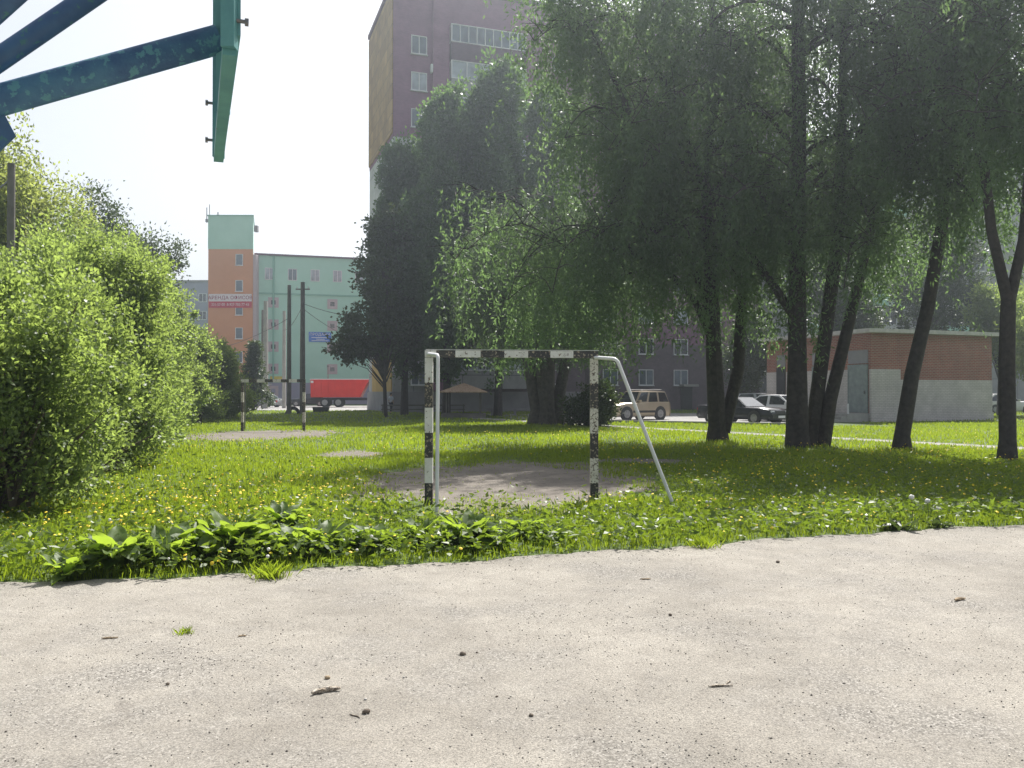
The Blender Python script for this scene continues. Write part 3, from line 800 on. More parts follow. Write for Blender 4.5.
# ---- row of yard trees on the right
def st(base, pts, rr):
    rr = [r * 0.88 for r in rr]
    """pixel polyline -> points relative to base; each entry (px, py, dD)"""
    o = []
    for px, py, dd in pts:
        q = at(px, base.y + dd, py); o.append(tuple(q - base))
    return (o, rr)
G = "row of tall trees on the right lawn"
B2 = at(718, 26.5)
willow(B2, "forked drooping tree leftmost in the row on the right lawn", [
    st(B2, [(718, 446, 0), (717, 425, 0), (714, 360, 0), (712, 290, 0), (706, 180, -.3), (716, 60, -.5), (712, -60, -.5)], [.44, .33, .28, .24, .18, .12, .04]),
    st(B2, [(724, 432, 0), (738, 370, 0.1), (742, 300, .3), (752, 190, .6), (748, 60, 1.0), (750, -40, 1.2)], [.22, .21, .19, .15, .10, .04]),
    st(B2, [(714, 330, 0), (690, 250, -.3), (655, 160, -.6), (610, 70, -1.0), (585, 30, -1.2)], [.16, .14, .11, .07, .03]),
    st(B2, [(714, 345, 0), (695, 300, -.3), (660, 262, -.8), (615, 250, -1.4), (575, 268, -1.8)], [.14, .12, .09, .06, .03]),
    st(B2, [(706, 185, -.3), (672, 95, -.5), (628, 15, -.8), (572, -55, -1.1)], [.13, .11, .08, .03])],
    16, 4.3, 20, 2.9, 0.155, 0.050, 19, 'willow', 'bark', 101, low=2.2, group=G, start=0.36)
B3 = at(797, 23.6)
willow(B3, "thickest straight trunked tree in the middle of the row", [
    st(B3, [(797, 450, 0), (797, 430, 0), (797, 360, 0), (798, 250, 0), (800, 120, 0), (799, -10, 0), (801, -150, 0)], [.42, .33, .29, .26, .22, .16, .05]),
    st(B3, [(797, 320, 0), (770, 280, .3), (735, 235, .6), (700, 170, .8), (668, 120, 1.0)], [.15, .13, .11, .07, .03])],
    17, 3.9, 24, 2.2, 0.15, 0.050, 20, 'willow', 'bark', 102, low=3.8, group=G, start=0.36)
B4 = at(817, 24.2)
willow(B4, "twin stemmed tree leaning right beside the thickest trunk", [
    st(B4, [(808, 447, 0), (815, 410, 0), (826, 330, 0), (838, 240, 0), (843, 120, 0), (846, 0, .2), (850, -100, .2)], [.30, .24, .21, .19, .15, .11, .04]),
    st(B4, [(822, 447, -.1), (830, 400, -.1), (845, 340, -.2), (862, 270, -.3), (882, 180, -.5), (905, 60, -.8), (915, -60, -1)], [.25, .20, .18, .16, .13, .09, .03])],
    16, 3.4, 21, 2.1, 0.15, 0.048, 17, 'willow', 'bark', 103, low=4.0, group=G, start=0.38)
B5 = at(902, 22.4)
willow(B5, "single trunk leaning right in front of the brick substation", [
    st(B5, [(902, 454, 0), (902, 435, 0), (912, 375, 0), (928, 310, 0), (944, 220, 0), (950, 120, 0), (942, 0, 0), (940, -120, 0)], [.33, .235, .21, .19, .17, .14, .10, .04])],
    15.5, 3.8, 42, 2.2, 0.15, 0.048, 17, 'willow', 'bark', 104, low=4.0, group=G, start=0.42)
B6 = at(1007, 18.75)
willow(B6, "forked tree rightmost in the row at the photo edge", [
    st(B6, [(1007, 466, 0), (1007, 440, 0), (1007, 360, 0), (1009, 300, 0)], [.27, .20, .18, .17]),
    st(B6, [(1009, 305, 0), (992, 230, 0), (986, 170, .1), (970, 110, .3), (955, 30, .5), (950, -60, .6)], [.14, .12, .11, .09, .07, .03]),
    st(B6, [(1009, 305, 0), (1024, 240, 0), (1032, 150, -.2), (1030, 30, -.3), (1040, -80, -.3)], [.14, .12, .10, .07, .03])],
    13.0, 3.2, 24, 1.8, 0.13, 0.046, 28, 'willow', 'bark', 105, low=4.2, group=G, start=0.40)

# ---- hedge of bushes along the left
HB = [  # px, D, height, half width, n tufts, leaf, label
    (-10, 10.6, 3.1, 1.4, 330, .085, 'bush', "nearest big leafy bush at the left edge of the photo"),
    (52, 13.2, 3.6, 1.45, 330, .09, 'bush', "leafy bush second from the near end of the hedge"),
    (98, 17.0, 4.5, 1.55, 330, .10, 'bush', "rounded bush third from the near end of the hedge"),
    (124, 22.5, 5.4, 1.6, 330, .115, 'bush', "tall bush fourth from the near end of the hedge"),
    (148, 30.0, 6.2, 1.6, 300, .14, 'bush', "bush fifth from the near end behind the yellow dandelions"),
    (172, 39.0, 6.2, 1.8, 300, .17, 'bush', "narrow tall bush next to last in the hedge"),
    (193, 43.0, 4.6, 1.8, 260, .18, 'bush', "mid sized bush filling the gap before the far end of the hedge"),
    (214, 50.0, 4.3, 2.1, 260, .20, 'bush', "low rounded bush at the far end beside the far goal"),
    (20, 20.0, 5.0, 2.2, 380, .12, 'bush', "broad high bush behind the nearest two of the hedge"),
    (85, 29.0, 7.0, 2.6, 380, .15, 'bush', "broad high bush deep behind the middle of the hedge")]
for i, (px, D, H, r, nt_, lf, mt, lab) in enumerate(HB):
    rng = np.random.default_rng(200 + i)
    bl = []
    for k in range(9):
        a = rng.uniform(0, 6.28); q = r * rng.uniform(0.15, 0.6)
        hz = H * rng.uniform(0.25, 0.78)
        s = rng.uniform(0.42, 0.62)
        bl.append((q * math.cos(a), q * math.sin(a), hz, r * s, r * s, min(H - hz, H * 0.30)))
    bl += [(0, 0, H * .22, r * .95, r * .95, H * .26), (0, 0, H * .62, r * .55, r * .55, H * .38)]
    tu = blob_tufts(bl, int(nt_ * 1.25), rng)
    clump_tree(at(px, D), lab, tu, (0.22 * r / 1.5, 0.22 * r / 1.5, 0.24 * r / 1.5), 118, lf * 0.84, lf * 0.48, mt, 'twig', 220 + i, upward=0.35, name="bush", cat="bush", group="hedge of bushes along the left")
rng = np.random.default_rng(300)
def back_tree(px, D, H, r, lab, mat, seed, lf, name, hang=0.0, per=60, n=340):
    rng = np.random.default_rng(seed)
    bl = []
    for k in range(11):
        a = rng.uniform(0, 6.28); q = r * rng.uniform(0.1, 0.65); hz = H * rng.uniform(0.4, 0.86); s = rng.uniform(0.3, 0.5)
        bl.append((q * math.cos(a), q * math.sin(a), hz, r * s, r * s, min(H - hz + .3, H * 0.2)))
    tu = blob_tufts(bl, n, rng)
    return clump_tree(at(px, D), lab, tu, (0.45, 0.45, 0.45 + hang), per, lf, lf * 0.5, mat, 'bark', seed + 1,
        trunk=[([(0, 0, -.1), (0.1, 0, H * .3), (0, 0.1, H * .65), (0, 0, H * .9)], [.25, .2, .12, .03])], upward=0.2 - hang, name=name)
back_tree(0, 31, 12.6, 3.7, "pale yellow green willow rising behind the hedge at far left", 'lime', 310, .17, "willow_tree", hang=0.5, per=110, n=560)
back_tree(92, 47, 12.6, 3.4, "dark leafy tree standing behind the hedge next to the willow", 'darkleaf', 320, .19, "tree")
back_tree(140, 52, 12.0, 2.9, "smaller dark tree at the right end behind the hedge", 'darkleaf', 330, .20, "tree")
back_tree(1000, 57, 8.4, 2.3, "bright green tree beyond the right end of the substation", 'bush', 340, .22, "tree")
back_tree(1050, 52, 9.0, 3.2, "leafy tree at the right edge behind the forked trunk", 'bush', 345, .20, "tree")
back_tree(925, 61, 15.5, 3.7, "tall dark tree behind the right half of the substation", 'darkleaf', 360, .22, "tree", per=70, n=420)
back_tree(838, 60, 13.0, 3.6, "dark tree behind the left half of the substation", 'darkleaf', 370, .22, "tree", per=70, n=380)
back_tree(742, 57, 7.4, 2.0, "dark tree between the parked cars and the apartment wing", 'darkleaf', 350, .20, "tree")
# dark bush behind the right goal post
rng = np.random.default_rng(400)
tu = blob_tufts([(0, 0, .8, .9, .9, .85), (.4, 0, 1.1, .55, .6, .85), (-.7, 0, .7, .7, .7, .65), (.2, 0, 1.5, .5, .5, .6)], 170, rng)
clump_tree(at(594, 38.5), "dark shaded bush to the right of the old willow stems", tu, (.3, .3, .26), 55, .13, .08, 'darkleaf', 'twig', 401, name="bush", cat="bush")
# young conifer beside the utility poles
rng = np.random.default_rng(410)
z = rng.uniform(0.06, 1, 230); a = rng.uniform(0, 6.28, 230); q = (1 - z) * 1.5 * rng.uniform(.3, 1.1, 230) + 0.1
clump_tree(at(254, 72), "thin dark young tree left of the concrete pole", np.stack([q * np.cos(a), q * np.sin(a), z * 5.8], 1), (.35, .35, .16), 26, .26, .10, 'darkleaf', 'bark', 411,
           trunk=[([(0, 0, 0), (0, 0, 5.6)], [.11, .02])], upward=-0.1, name="young_tree")
# far band of wood closing the horizon
C = []
rng = np.random.default_rng(420)
for x0, x1, y, h in ((-170, -60, 175, 9), (20, 190, 150, 10), (-55, -5, 190, 7)):
    k = int((x1 - x0) * 260)
    x = rng.uniform(x0, x1, k)
    top = h * (0.7 + 0.3 * np.sin(x * 0.23) * np.sin(x * 0.61 + 1) + 0.12 * np.sin(x * 1.7))
    C.append(np.stack([x, y + rng.uniform(-4, 4, k), top * rng.uniform(0, 1, k) ** 0.6], 1))
C = np.concatenate(C)
tag(link("far_wood", leaf_mesh("far_wood", C, rng.normal(size=C.shape), .9, .55, rng), M['darkleaf']), "far belt of dark trees closing the horizon", "trees", kind='stuff')

# ------------------------------------------------------------------ grass and weeds (stuff)
def blades(x, y, h, w, rng, lean=0.45):
    n = len(x)
    a = rng.uniform(0, 2 * math.pi, n); l = rng.uniform(0.05, lean, n) * h
    b = rng.uniform(0, 2 * math.pi, n)
    sx_, sy_ = np.cos(b) * w / 2, np.sin(b) * w / 2
    lx, ly = np.cos(a) * l, np.sin(a) * l
    V = np.empty((n, 4, 3), np.float32)
    V[:, 0] = np.stack([x - sx_, y - sy_, np.zeros(n)], 1)
    V[:, 1] = np.stack([x + sx_, y + sy_, np.zeros(n)], 1)
    V[:, 2] = np.stack([x + lx * .4 + sx_ * .7, y + ly * .4 + sy_ * .7, h * .6], 1)
    V[:, 3] = np.stack([x + lx, y + ly, h], 1)
    return V
def patch(x, y):
    return 0.5 + 0.25 * np.sin(x * 1.3 + 0.6 * np.sin(y * 0.9)) + 0.25 * np.sin(y * 1.1 + 1.3 * np.sin(x * 0.7) + 1)
def frustum_pts(n, d0, d1, rng, bias=1.0, margin=1.12):
    y = d0 + (d1 - d0) * rng.uniform(0, 1, n) ** bias
    x = rng.uniform(-1, 1, n) * (0.602 * margin) * y + 0.0
    return x, y
def not_paved(x, y):
    ok = y > edge_y(x) + 0.03
    p = np.array(PATH)
    for i in range(len(p) - 1):
        d = p[i+1] - p[i]; L = np.linalg.norm(d); d = d / L
        t = np.clip((x - p[i][0]) * d[0] + (y - p[i][1]) * d[1], 0, L)
        q = np.hypot(x - p[i][0] - t * d[0], y - p[i][1] - t * d[1])
        ok &= q > 0.58
    ok &= ~((x > 2.4) & (x < 17.3) & (y > 45.2 - (x - 2.6) * 0.545) & (y < 63))
    u = (x - 18.6) * .935 + (y - 44) * .355; v = -(x - 18.6) * .355 + (y - 44) * .935
    ok &= ~((u > -0.1) & (u < 8.6) & (v > -0.1) & (v < 8.6))
    return ok
VV, TT = [], []
for n, d0, d1, hh, ww, bias in ((95000, 4.5, 11.5, 0.115, 0.0085, 0.8), (120000, 11, 22, 0.10, 0.016, 0.8), (85000, 21, 42, 0.105, 0.034, 0.85), (32000, 40, 72, 0.12, 0.07, 0.9)):
    rng = np.random.default_rng(int(d0 * 10))
    x, y = frustum_pts(n, d0, d1, rng, bias)
    keep = not_paved(x, y) & (rng.uniform(0, 1, n) > in_dirt(x, y) * 0.985)
    sparse = in_dirt(x, y)[keep]
    x, y = x[keep], y[keep]
    pt = patch(x, y)
    ed = np.clip(1 - (y - edge_y(x)) / 1.3, 0, 1) * np.clip((1.5 - x) / 1.0, 0.25, 1)
    h = hh * rng.uniform(0.4, 1.25, len(x)) * (0.6 + 0.6 * pt) * (1 - 0.35 * ed) * (1 - .5 * sparse)
    VV.append(blades(x, y, h, ww * rng.uniform(.6, 1.3, len(x)), rng)); big = 0.5 + 0.5 * np.sin(x * .55 + 2 * np.sin(y * .31)) * np.sin(y * .42 + 1.1 * np.sin(x * .5))
    TT.append(np.clip(pt * .3 + big * .35 + rng.uniform(0, .45, len(x)), 0, 1))
V = np.concatenate(VV); T = np.concatenate(TT)
me = np_mesh("grass", V.reshape(-1, 3), np.arange(len(V) * 4).reshape(-1, 4), np.repeat(T, 4))
tag(link("grass", me, M['grass']), "long green grass growing over the whole lawn", "grass", kind='stuff')

rng = np.random.default_rng(500)
x, y = frustum_pts(90000, 5.0, 20, rng, 1.0)
k = not_paved(x, y) & (rng.uniform(0, 1, len(x)) > in_dirt(x, y)) & (rng.uniform(0, 1, len(x)) < np.exp(-(y - edge_y(x)) / 4.0))
x, y = x[k], y[k]
C = np.stack([x, y, rng.uniform(0.01, 0.14, len(x)) * (1 + np.exp(-(y - edge_y(x))))], 1)
Dv = rng.normal(size=C.shape) * np.array([1, 1, .35]) + np.array([0, 0, .25])
tag(link("weed_leaves", leaf_mesh("weed_leaves", C, Dv, rng.uniform(.04, .12, len(x)), rng.uniform(.018, .05, len(x)), rng), M['weed']), "low broad weed leaves matted along the asphalt edge", "weeds", kind='stuff')

def discs(C, r, rng, k=7):
    n = len(C)
    nrm = rng.normal(size=(n, 3)) * .4 + np.array([0, -.25, 1]); nrm /= np.linalg.norm(nrm, axis=1, keepdims=True)
    u = np.cross(nrm, np.array([1.0, 0, 0])); u /= np.linalg.norm(u, axis=1, keepdims=True); v = np.cross(nrm, u)
    t = np.arange(k) * 2 * math.pi / k
    r = np.broadcast_to(r, (n,))
    V = C[:, None, :] + (np.cos(t)[None, :, None] * u[:, None, :] + np.sin(t)[None, :, None] * v[:, None, :]) * r[:, None, None]
    top = C[:, None, :] + nrm[:, None, :] * (r * .45)[:, None, None]
    V = np.concatenate([V, top], 1)
    i = np.arange(n)[:, None, None] * (k + 1)
    f = np.stack([np.arange(k), (np.arange(k) + 1) % k, np.full(k, k)], 1)[None]
    return V.reshape(-1, 3), (i + f).reshape(-1, 3)
rng = np.random.default_rng(510)
x, y = frustum_pts(15000, 6.0, 32, rng, 0.9)
dens = 0.05 + 0.9 * np.exp(-(((x + 4.0) / 2.1) ** 2 + ((y - 10.8) / 2.6) ** 2)) + 0.35 * np.clip(patch(x * .8 + 3, y * .8) - .45, 0, 1) + 0.16 * ((x > 1.2) & (y < 24))
k = not_paved(x, y) & (rng.uniform(0, 1, len(x)) < dens) & (in_dirt(x, y) < .3)
x, y = x[k], y[k]
V, Fc = discs(np.stack([x, y, rng.uniform(.08, .19, len(x))], 1), rng.uniform(.009, .017, len(x)) * (1 + y * 0.012), rng)
tag(link("dandelion_flowers", np_mesh("dandelion_flowers", V, Fc), M['yellow']), "yellow dandelion flowers speckling the lawn", "flowers", kind='stuff')
x, y = frustum_pts(3200, 6.3, 24, rng, 1.1)
k = not_paved(x, y) & (in_dirt(x, y) < .3) & (rng.uniform(0, 1, len(x)) < np.clip(1.25 - (y - 6) / 11, .05, 1) * (.05 + .17 * patch(x * 1.7, y * 1.3 + 2)) * np.where(x > -.3, 1.7, .8))
x, y = x[k], y[k]
ph = (1 + 5 ** .5) / 2
ico = np.array([(-1, ph, 0), (1, ph, 0), (-1, -ph, 0), (1, -ph, 0), (0, -1, ph), (0, 1, ph), (0, -1, -ph), (0, 1, -ph), (ph, 0, -1), (ph, 0, 1), (-ph, 0, -1), (-ph, 0, 1)]) / math.hypot(1, ph)
icf = np.array([(0,11,5),(0,5,1),(0,1,7),(0,7,10),(0,10,11),(1,5,9),(5,11,4),(11,10,2),(10,7,6),(7,1,8),(3,9,4),(3,4,2),(3,2,6),(3,6,8),(3,8,9),(4,9,5),(2,4,11),(6,2,10),(8,6,7),(9,8,1)])
C = np.stack([x, y, rng.uniform(.10, .26, len(x))], 1)
V = (C[:, None] + ico[None] * rng.uniform(.010, .021, len(x))[:, None, None]).reshape(-1, 3)
Fc = (np.arange(len(x))[:, None, None] * 12 + icf[None]).reshape(-1, 3)
tag(link("dandelion_clocks", np_mesh("dandelion_clocks", V, Fc), M['seedwhite']), "white dandelion seed heads scattered in the near grass", "flowers", kind='stuff')

# tall single dandelions at the right end of the lawn's edge
for px, py, hy, lab in ((911, 529, 497, "tallest white dandelion clock at the right end of the lawn edge"), (927, 527, 501, "tall white dandelion clock just right of the tallest one"),
                        (936, 526, 509, "short white dandelion clock right of the tall pair"), (957, 524, 517, "rightmost low white dandelion clock near the dark leaves")):
    D = gd(py) + .2
    p = at(px, D); z = EYE + (HY - hy) / F * D
    t = root("dandelion", p, lab, "flower", "tall dandelions at the right lawn edge")
    MB().tube([(0, 0, 0), (.01, .0, z * .5), (0, 0, z - .02)], .005, 5).build("stem", M['stemgreen'], t)
    link("seed_head", np_mesh("seed_head", ico * .034 + np.array([0, 0, z]), icf, smooth=True), M['seedwhite'], t)

# burdock: large wavy leaves on stalks
def burdock_mesh(rng, nl, size, hgt):
    Vs, Fs, Ts = [], [], []
    b0 = 0
    for k in range(nl):
        a = rng.uniform(0, 6.28); tilt = rng.uniform(-.3, 1.05)
        L = size * rng.uniform(.55, 1.1); Wd = L * rng.uniform(.55, .8)
        st_l = hgt * rng.uniform(.35, 1.0)
        out = rng.uniform(.15, .8) * size
        c, s = math.cos(a), math.sin(a)
        base = np.array([c * out, s * out, st_l])
        fw = np.array([c * math.cos(tilt), s * math.cos(tilt), math.sin(tilt)]); sd_ = np.array([-s, c, rng.normal() * .25]); sd_ /= np.linalg.norm(sd_)
        up = np.cross(fw, sd_)
        nu, nv = 7, 5
        ph1, ph2 = rng.uniform(0, 6, 2)
        for i in range(nu):
            u = i / (nu - 1)
            wd = Wd * (math.sin(math.pi * min(1, (u * .92 + .10)) ** .8) ** .65 if u < 1 else 0.05)
            for j in range(nv):
                v = j / (nv - 1) * 2 - 1
                back = -0.16 * L * (abs(v) ** 1.5) * (1 - u) ** 2 * 1.8
                zz = .10 * L * abs(v) - .28 * L * u * u + .05 * L * math.sin(v * 4 + u * 7 + ph1) + .035 * L * math.sin(u * 13 + ph2) * abs(v)
                Vs.append(base + fw * (u * L + back) + sd_ * (v * wd * .5) + up * zz)
                Ts.append(0)
        tt = rng.uniform(0, 1)
        Ts[-nu * nv:] = [tt] * (nu * nv)
        for i in range(nu - 1):
            for j in range(nv - 1):
                q = b0 + i * nv + j
                Fs.append((q, q + nv, q + nv + 1, q + 1))
        b0 += nu * nv
        # stalk
        r = .007
        foot = np.array([c * .03, s * .03, 0])
        tp = base
        for p_ in (foot, (foot + tp) / 2 + np.array([0, 0, .02]), tp):
            for w in (np.array([r, 0, 0]), np.array([-r * .5, r, 0]), np.array([-r * .5, -r, 0])): Vs.append(p_ + w); Ts.append(.9)
        for i in range(2):
            for j in range(3):
                q = b0 + i * 3
                Fs.append((q + j, q + (j + 1) % 3, q + 3 + (j + 1) % 3, q + 3 + j))
        b0 += 9
    return np_mesh("burdock", np.array(Vs), np.array(Fs), np.array(Ts), smooth=True)
BD = [(70, 578, .26, .18), (118, 572, .32, .24), (165, 568, .33, .26), (205, 560, .36, .30), (232, 567, .34, .30), (262, 562, .38, .32), (300, 561, .32, .27), (325, 554, .30, .25),
      (352, 557, .26, .22), (378, 553, .26, .20), (402, 554, .26, .20), (424, 549, .25, .20), (446, 550, .26, .20), (470, 553, .30, .22), (500, 550, .30, .22), (524, 547, .26, .20), (150, 548, .26, .24), (285, 542, .30, .28),
      (552, 545, .22, .16), (96, 560, .26, .2)]
w_ = ["second", "third", "fourth", "fifth", "sixth", "seventh", "eighth", "ninth", "tenth"]
ords = ["leftmost"] + [q + " from the left" for q in w_] + [q + " from the right" for q in w_[::-1]] + ["rightmost"]
for i, (px, py, sz, hg) in enumerate(sorted(BD)):
    rng = np.random.default_rng(600 + i)
    sc_ = (1.0, .75, 1.15, .6, 1.1, .9, 1.2, .7, 1.05, .95)[i % 10]
    D = gd(py) + (-.06, .22, .0, .4, .1)[i % 5]
    o = link("burdock_plant", burdock_mesh(rng, int((24 + sz * 70) * sc_), sz * .60 * sc_, hg * .86 * sc_), M['burdock'], None, at(px, D))
    tag(o, "broad leaved burdock plant at the asphalt edge, " + ords[i] + " of its row", "plant", "burdock plants along the asphalt edge")
# small weeds growing out of the asphalt
for px, py, n_, h_, lab in ((271, 578, 260, .11, "grassy weed tuft with white heads on the asphalt edge"), (186, 634, 60, .045, "tiny sprouting weed alone in the asphalt crack"), (704, 524 + 24, 130, .10, "small weed clump at the edge near the bent goal pipe")):
    rng = np.random.default_rng(int(px))
    D = gd(py)
    x = rng.normal(size=n_) * .07 * (h_ / .11); y = rng.normal(size=n_) * .045 * (h_ / .11)
    V = blades(x, y, h_ * rng.uniform(.4, 1.2, n_), np.full(n_, .0055), rng, 1.1)
    me = np_mesh("weed_tuft", V.reshape(-1, 3), np.arange(n_ * 4).reshape(-1, 4), np.repeat(rng.uniform(0, 1, n_), 4))
    tag(link("weed_tuft", me, M['grass'], None, at(px, D, z=.006)), lab, "weed")
# dark withered leaf heap at the right of the edge
for px, py, sz, lab in ((898, 531, .16, "dark withered weed leaves below the tall dandelions"), (940, 528, .12, "dark low leaf clump rightmost on the lawn edge")):
    rng = np.random.default_rng(px)
    tag(link("withered_plant", burdock_mesh(rng, 12, sz, .05), M['darkleaf'], None, at(px, gd(py) + .05)), lab, "plant")

# ------------------------------------------------------------------ goals
def striped(p0, p1, w, n, parent, name, first, mats, sq=True):
    """square bar in n painted bands: one mesh, several materials"""
    p0, p1 = Vector(p0), Vector(p1)
    b = MB()
    for k in range(n):
        b.cm = (k + first) % 2
        b.obox(p0.lerp(p1, k / n), p0.lerp(p1, (k + 1) / n), w, w)
    o = b.build(name, mats, parent)
    return o
def near_goal():
    D = 11.5
    L, Rr = at(429, D), at(594, D)
    g = root("football_goal", (L + Rr) / 2, "large black and white striped goal frame standing near the asphalt", "goal", "football goals")
    x0, x1 = L.x - g.location.x, Rr.x - g.location.x
    h = 2.03; w = .105
    striped((x0, 0, -.05), (x0, 0, h - w / 2), w, 6, g, "post", 1, [M['white'], M['blackp']])
    striped((x1, 0, -.05), (x1, 0, h - w / 2 - .015), w, 6, g, "post", 1, [M['rustwhite'], M['blackp']])
    b = MB()
    xa, xb = x0 - w / 2, x1 + w / 2
    cuts = [(xa, x0 + .32, 1), (x0 + .32, x0 + .66, 0), (x0 + .66, x0 + 1.0, 1), (x0 + 1.0, x0 + 1.30, 0), (x0 + 1.30, x0 + 1.60, 1), (x0 + 1.60, x0 + 1.92, 0), (x0 + 1.92, xb, 1)]
    cuts = [(xa, x0 + .10, 0), (x0 + .10, x0 + .36, 1), (x0 + .36, x0 + .70, 0), (x0 + .70, x0 + 1.02, 1), (x0 + 1.02, x0 + 1.34, 0), (x0 + 1.34, x0 + 1.64, 1), (x0 + 1.64, x0 + 1.95, 0), (x0 + 1.95, xb, 1)]
    for a, c, m_ in cuts:
        b.cm = m_
        za = h - .012 * (a - x0) / 2.2; zc = h - .012 * (c - x0) / 2.2
        b.obox((a, 0, za), (c, 0, zc), w, .09)
    b.build("crossbar", [M['white'], M['blackp']], g)
    MB().box(xa, -.05, h + .047, xb, .05, h + .053).build("top_plate", M['pipewhite'], g, rot=(0, 0.0055, 0))
    # back stays of white pipe, bent down towards the ground
    gx, gy = g.location.x, g.location.y
    def pipe(pts, nm):
        q = [Vector(p) for p in pts]
        sm = [q[0]]
        for i in range(1, len(q) - 1):
            a = q[i].lerp(q[i-1], .07 / max(.13, (q[i] - q[i-1]).length)); c = q[i].lerp(q[i+1], .07 / max(.13, (q[i] - q[i+1]).length))
            for t in (0, .25, .5, .75, 1):
                sm.append(a.lerp(q[i], t).lerp(q[i].lerp(c, t), t))
        sm.append(q[-1])
        MB().tube([p - Vector((gx, gy, 0)) for p in sm], .024, 10).build(nm, M['pipewhite'], g, smooth=True)
    pipe([at(428, 11.46, 354), at(438, 10.95, 355), at(437, 10.75, z=-.05)], "stay_pipe")
    pipe([at(595, 11.46, 357.5), at(617, 11.25, 359), at(676, 11.02, z=-.05)], "stay_pipe")
    return g
near_goal()
def far_goal():
    D = 33.5
    L, Rr = at(242.5, D), at(304, D)
    g = root("football_goal", (L + Rr) / 2, "small striped goal frame far off near the utility poles", "goal", "football goals")
    x0, x1 = L.x - g.location.x, Rr.x - g.location.x
    h = 1.98; w = .10
    striped((x0, 0, -.05), (x0, 0, h - .05), w, 5, g, "post", 1, [M['rustwhite'], M['blackp']])
    striped((x1, 0, -.05), (x1, 0, h - .05), w, 5, g, "post", 1, [M['rustwhite'], M['blackp']])
    striped((x0 - .05, 0, h), (x1 + .05, 0, h), .125, 8, g, "crossbar", 0, [M['white'], M['blackp']])
    MB().tube([(x0, .05, h), (x0 - .2, 1.0, h - .1), (x0 - .25, 1.1, 0)], .028, 6).build("stay_pipe", M['steel'], g, smooth=True)
    MB().tube([(x1, .05, h), (x1 - .25, 1.0, h - .1), (x1 - .3, 1.1, 0)], .028, 6).build("stay_pipe", M['steel'], g, smooth=True)
far_goal()

# ------------------------------------------------------------------ basketball stand (top left)
PB0 = Vector((-2.67, 3.82, 0))
bk = root("basketball_stand", PB0, "teal steel basketball stand with pipe braces at the top left corner", "basketball stand")
def rel(v): return Vector(v) - PB0
MB().tube([rel((-2.67, 3.82, -.1)), rel((-2.67, 3.82, 3.0))], .085, 16).build("pole", M['teal'], bk, smooth=True)
far_b, near_b = Vector((-1.745, 5.04, 2.90)), Vector((-1.165, 3.49, 2.92))
ax = (near_b - far_b).normalized(); side = Vector((-ax.y, ax.x, 0))   # points away to the right of the board
BH = 1.05
mid = (far_b + near_b) / 2
lft = -side if side.x > 0 else side
# frame members
fr = MB()
for p in (far_b, near_b, mid):
    fr.obox(rel(p), rel(p + Vector((0, 0, BH))), .055, .055)
fr.obox(rel(far_b), rel(near_b), .055, .055)
fr.obox(rel(far_b + Vector((0, 0, BH))), rel(near_b + Vector((0, 0, BH))), .055, .055)
fr.build("board_frame", M['teal2'], bk)
o_ = -lft * .03
a, c = rel(far_b + o_ + Vector((0, 0, .12))), rel(near_b + o_ + Vector((0, 0, .06)))
bd = MB()
t_ = -lft * .014
q = [a, c, c + Vector((0, 0, BH - .06)), a + Vector((0, 0, BH - .12))]
bd.add(q + [p + t_ for p in q], [(0, 1, 2, 3), (7, 6, 5, 4), (0, 4, 5, 1), (1, 5, 6, 2), (2, 6, 7, 3), (3, 7, 4, 0)])
bd.build("backboard", M['teal2'], bk)
low_end = mid + lft * .02 + Vector((0, 0, .37))
MB().tube([rel((-2.67, 3.82, 2.72)), rel(low_end)], .071, 18).build("lower_brace", M['teal'], bk, smooth=True)
MB().tube([rel((-2.67, 3.82, 2.76)), rel(mid + lft * .02 + Vector((0, 0, 1.03)))], .050, 16).build("upper_brace", M['bluepipe'], bk, smooth=True)
MB().tube([rel((-2.67, 3.82, 2.90)), rel(near_b + lft * .02 + Vector((0, 0, 1.0)))], .040, 16).build("upper_brace", M['bluepipe'], bk, smooth=True)
pl = MB(); v = (mid - Vector((-2.67, 3.82, 2.9))); v.z = 0; v.normalize()
pA = Vector((-2.67, 3.82, 0))
pts = [pA + v * .05 + Vector((0, 0, 2.3)), pA + v * .38 + Vector((0, 0, 2.70)), pA + v * .30 + Vector((0, 0, 2.86)), pA + v * .05 + Vector((0, 0, 2.95))]
w_ = v.cross(Vector((0, 0, 1))) * .012
pl.add([rel(p - w_) for p in pts] + [rel(p + w_) for p in pts], [(0, 1, 2, 3), (7, 6, 5, 4), (0, 4, 5, 1), (1, 5, 6, 2), (2, 6, 7, 3), (3, 7, 4, 0)])
pl.build("gusset_plate", M['bluepipe'], bk)
for p, s in ((near_b + Vector((0, 0, .12)), -1), (far_b + Vector((0, 0, .32)), 1), (far_b + Vector((0, 0, .10)), 1)):
    d = lft * s
    MB().tube([rel(p), rel(p + d * .075)], .009, 8).tube([rel(p + d * .06), rel(p + d * .075)], .018, 6).build("bolt", M['steel'], bk)

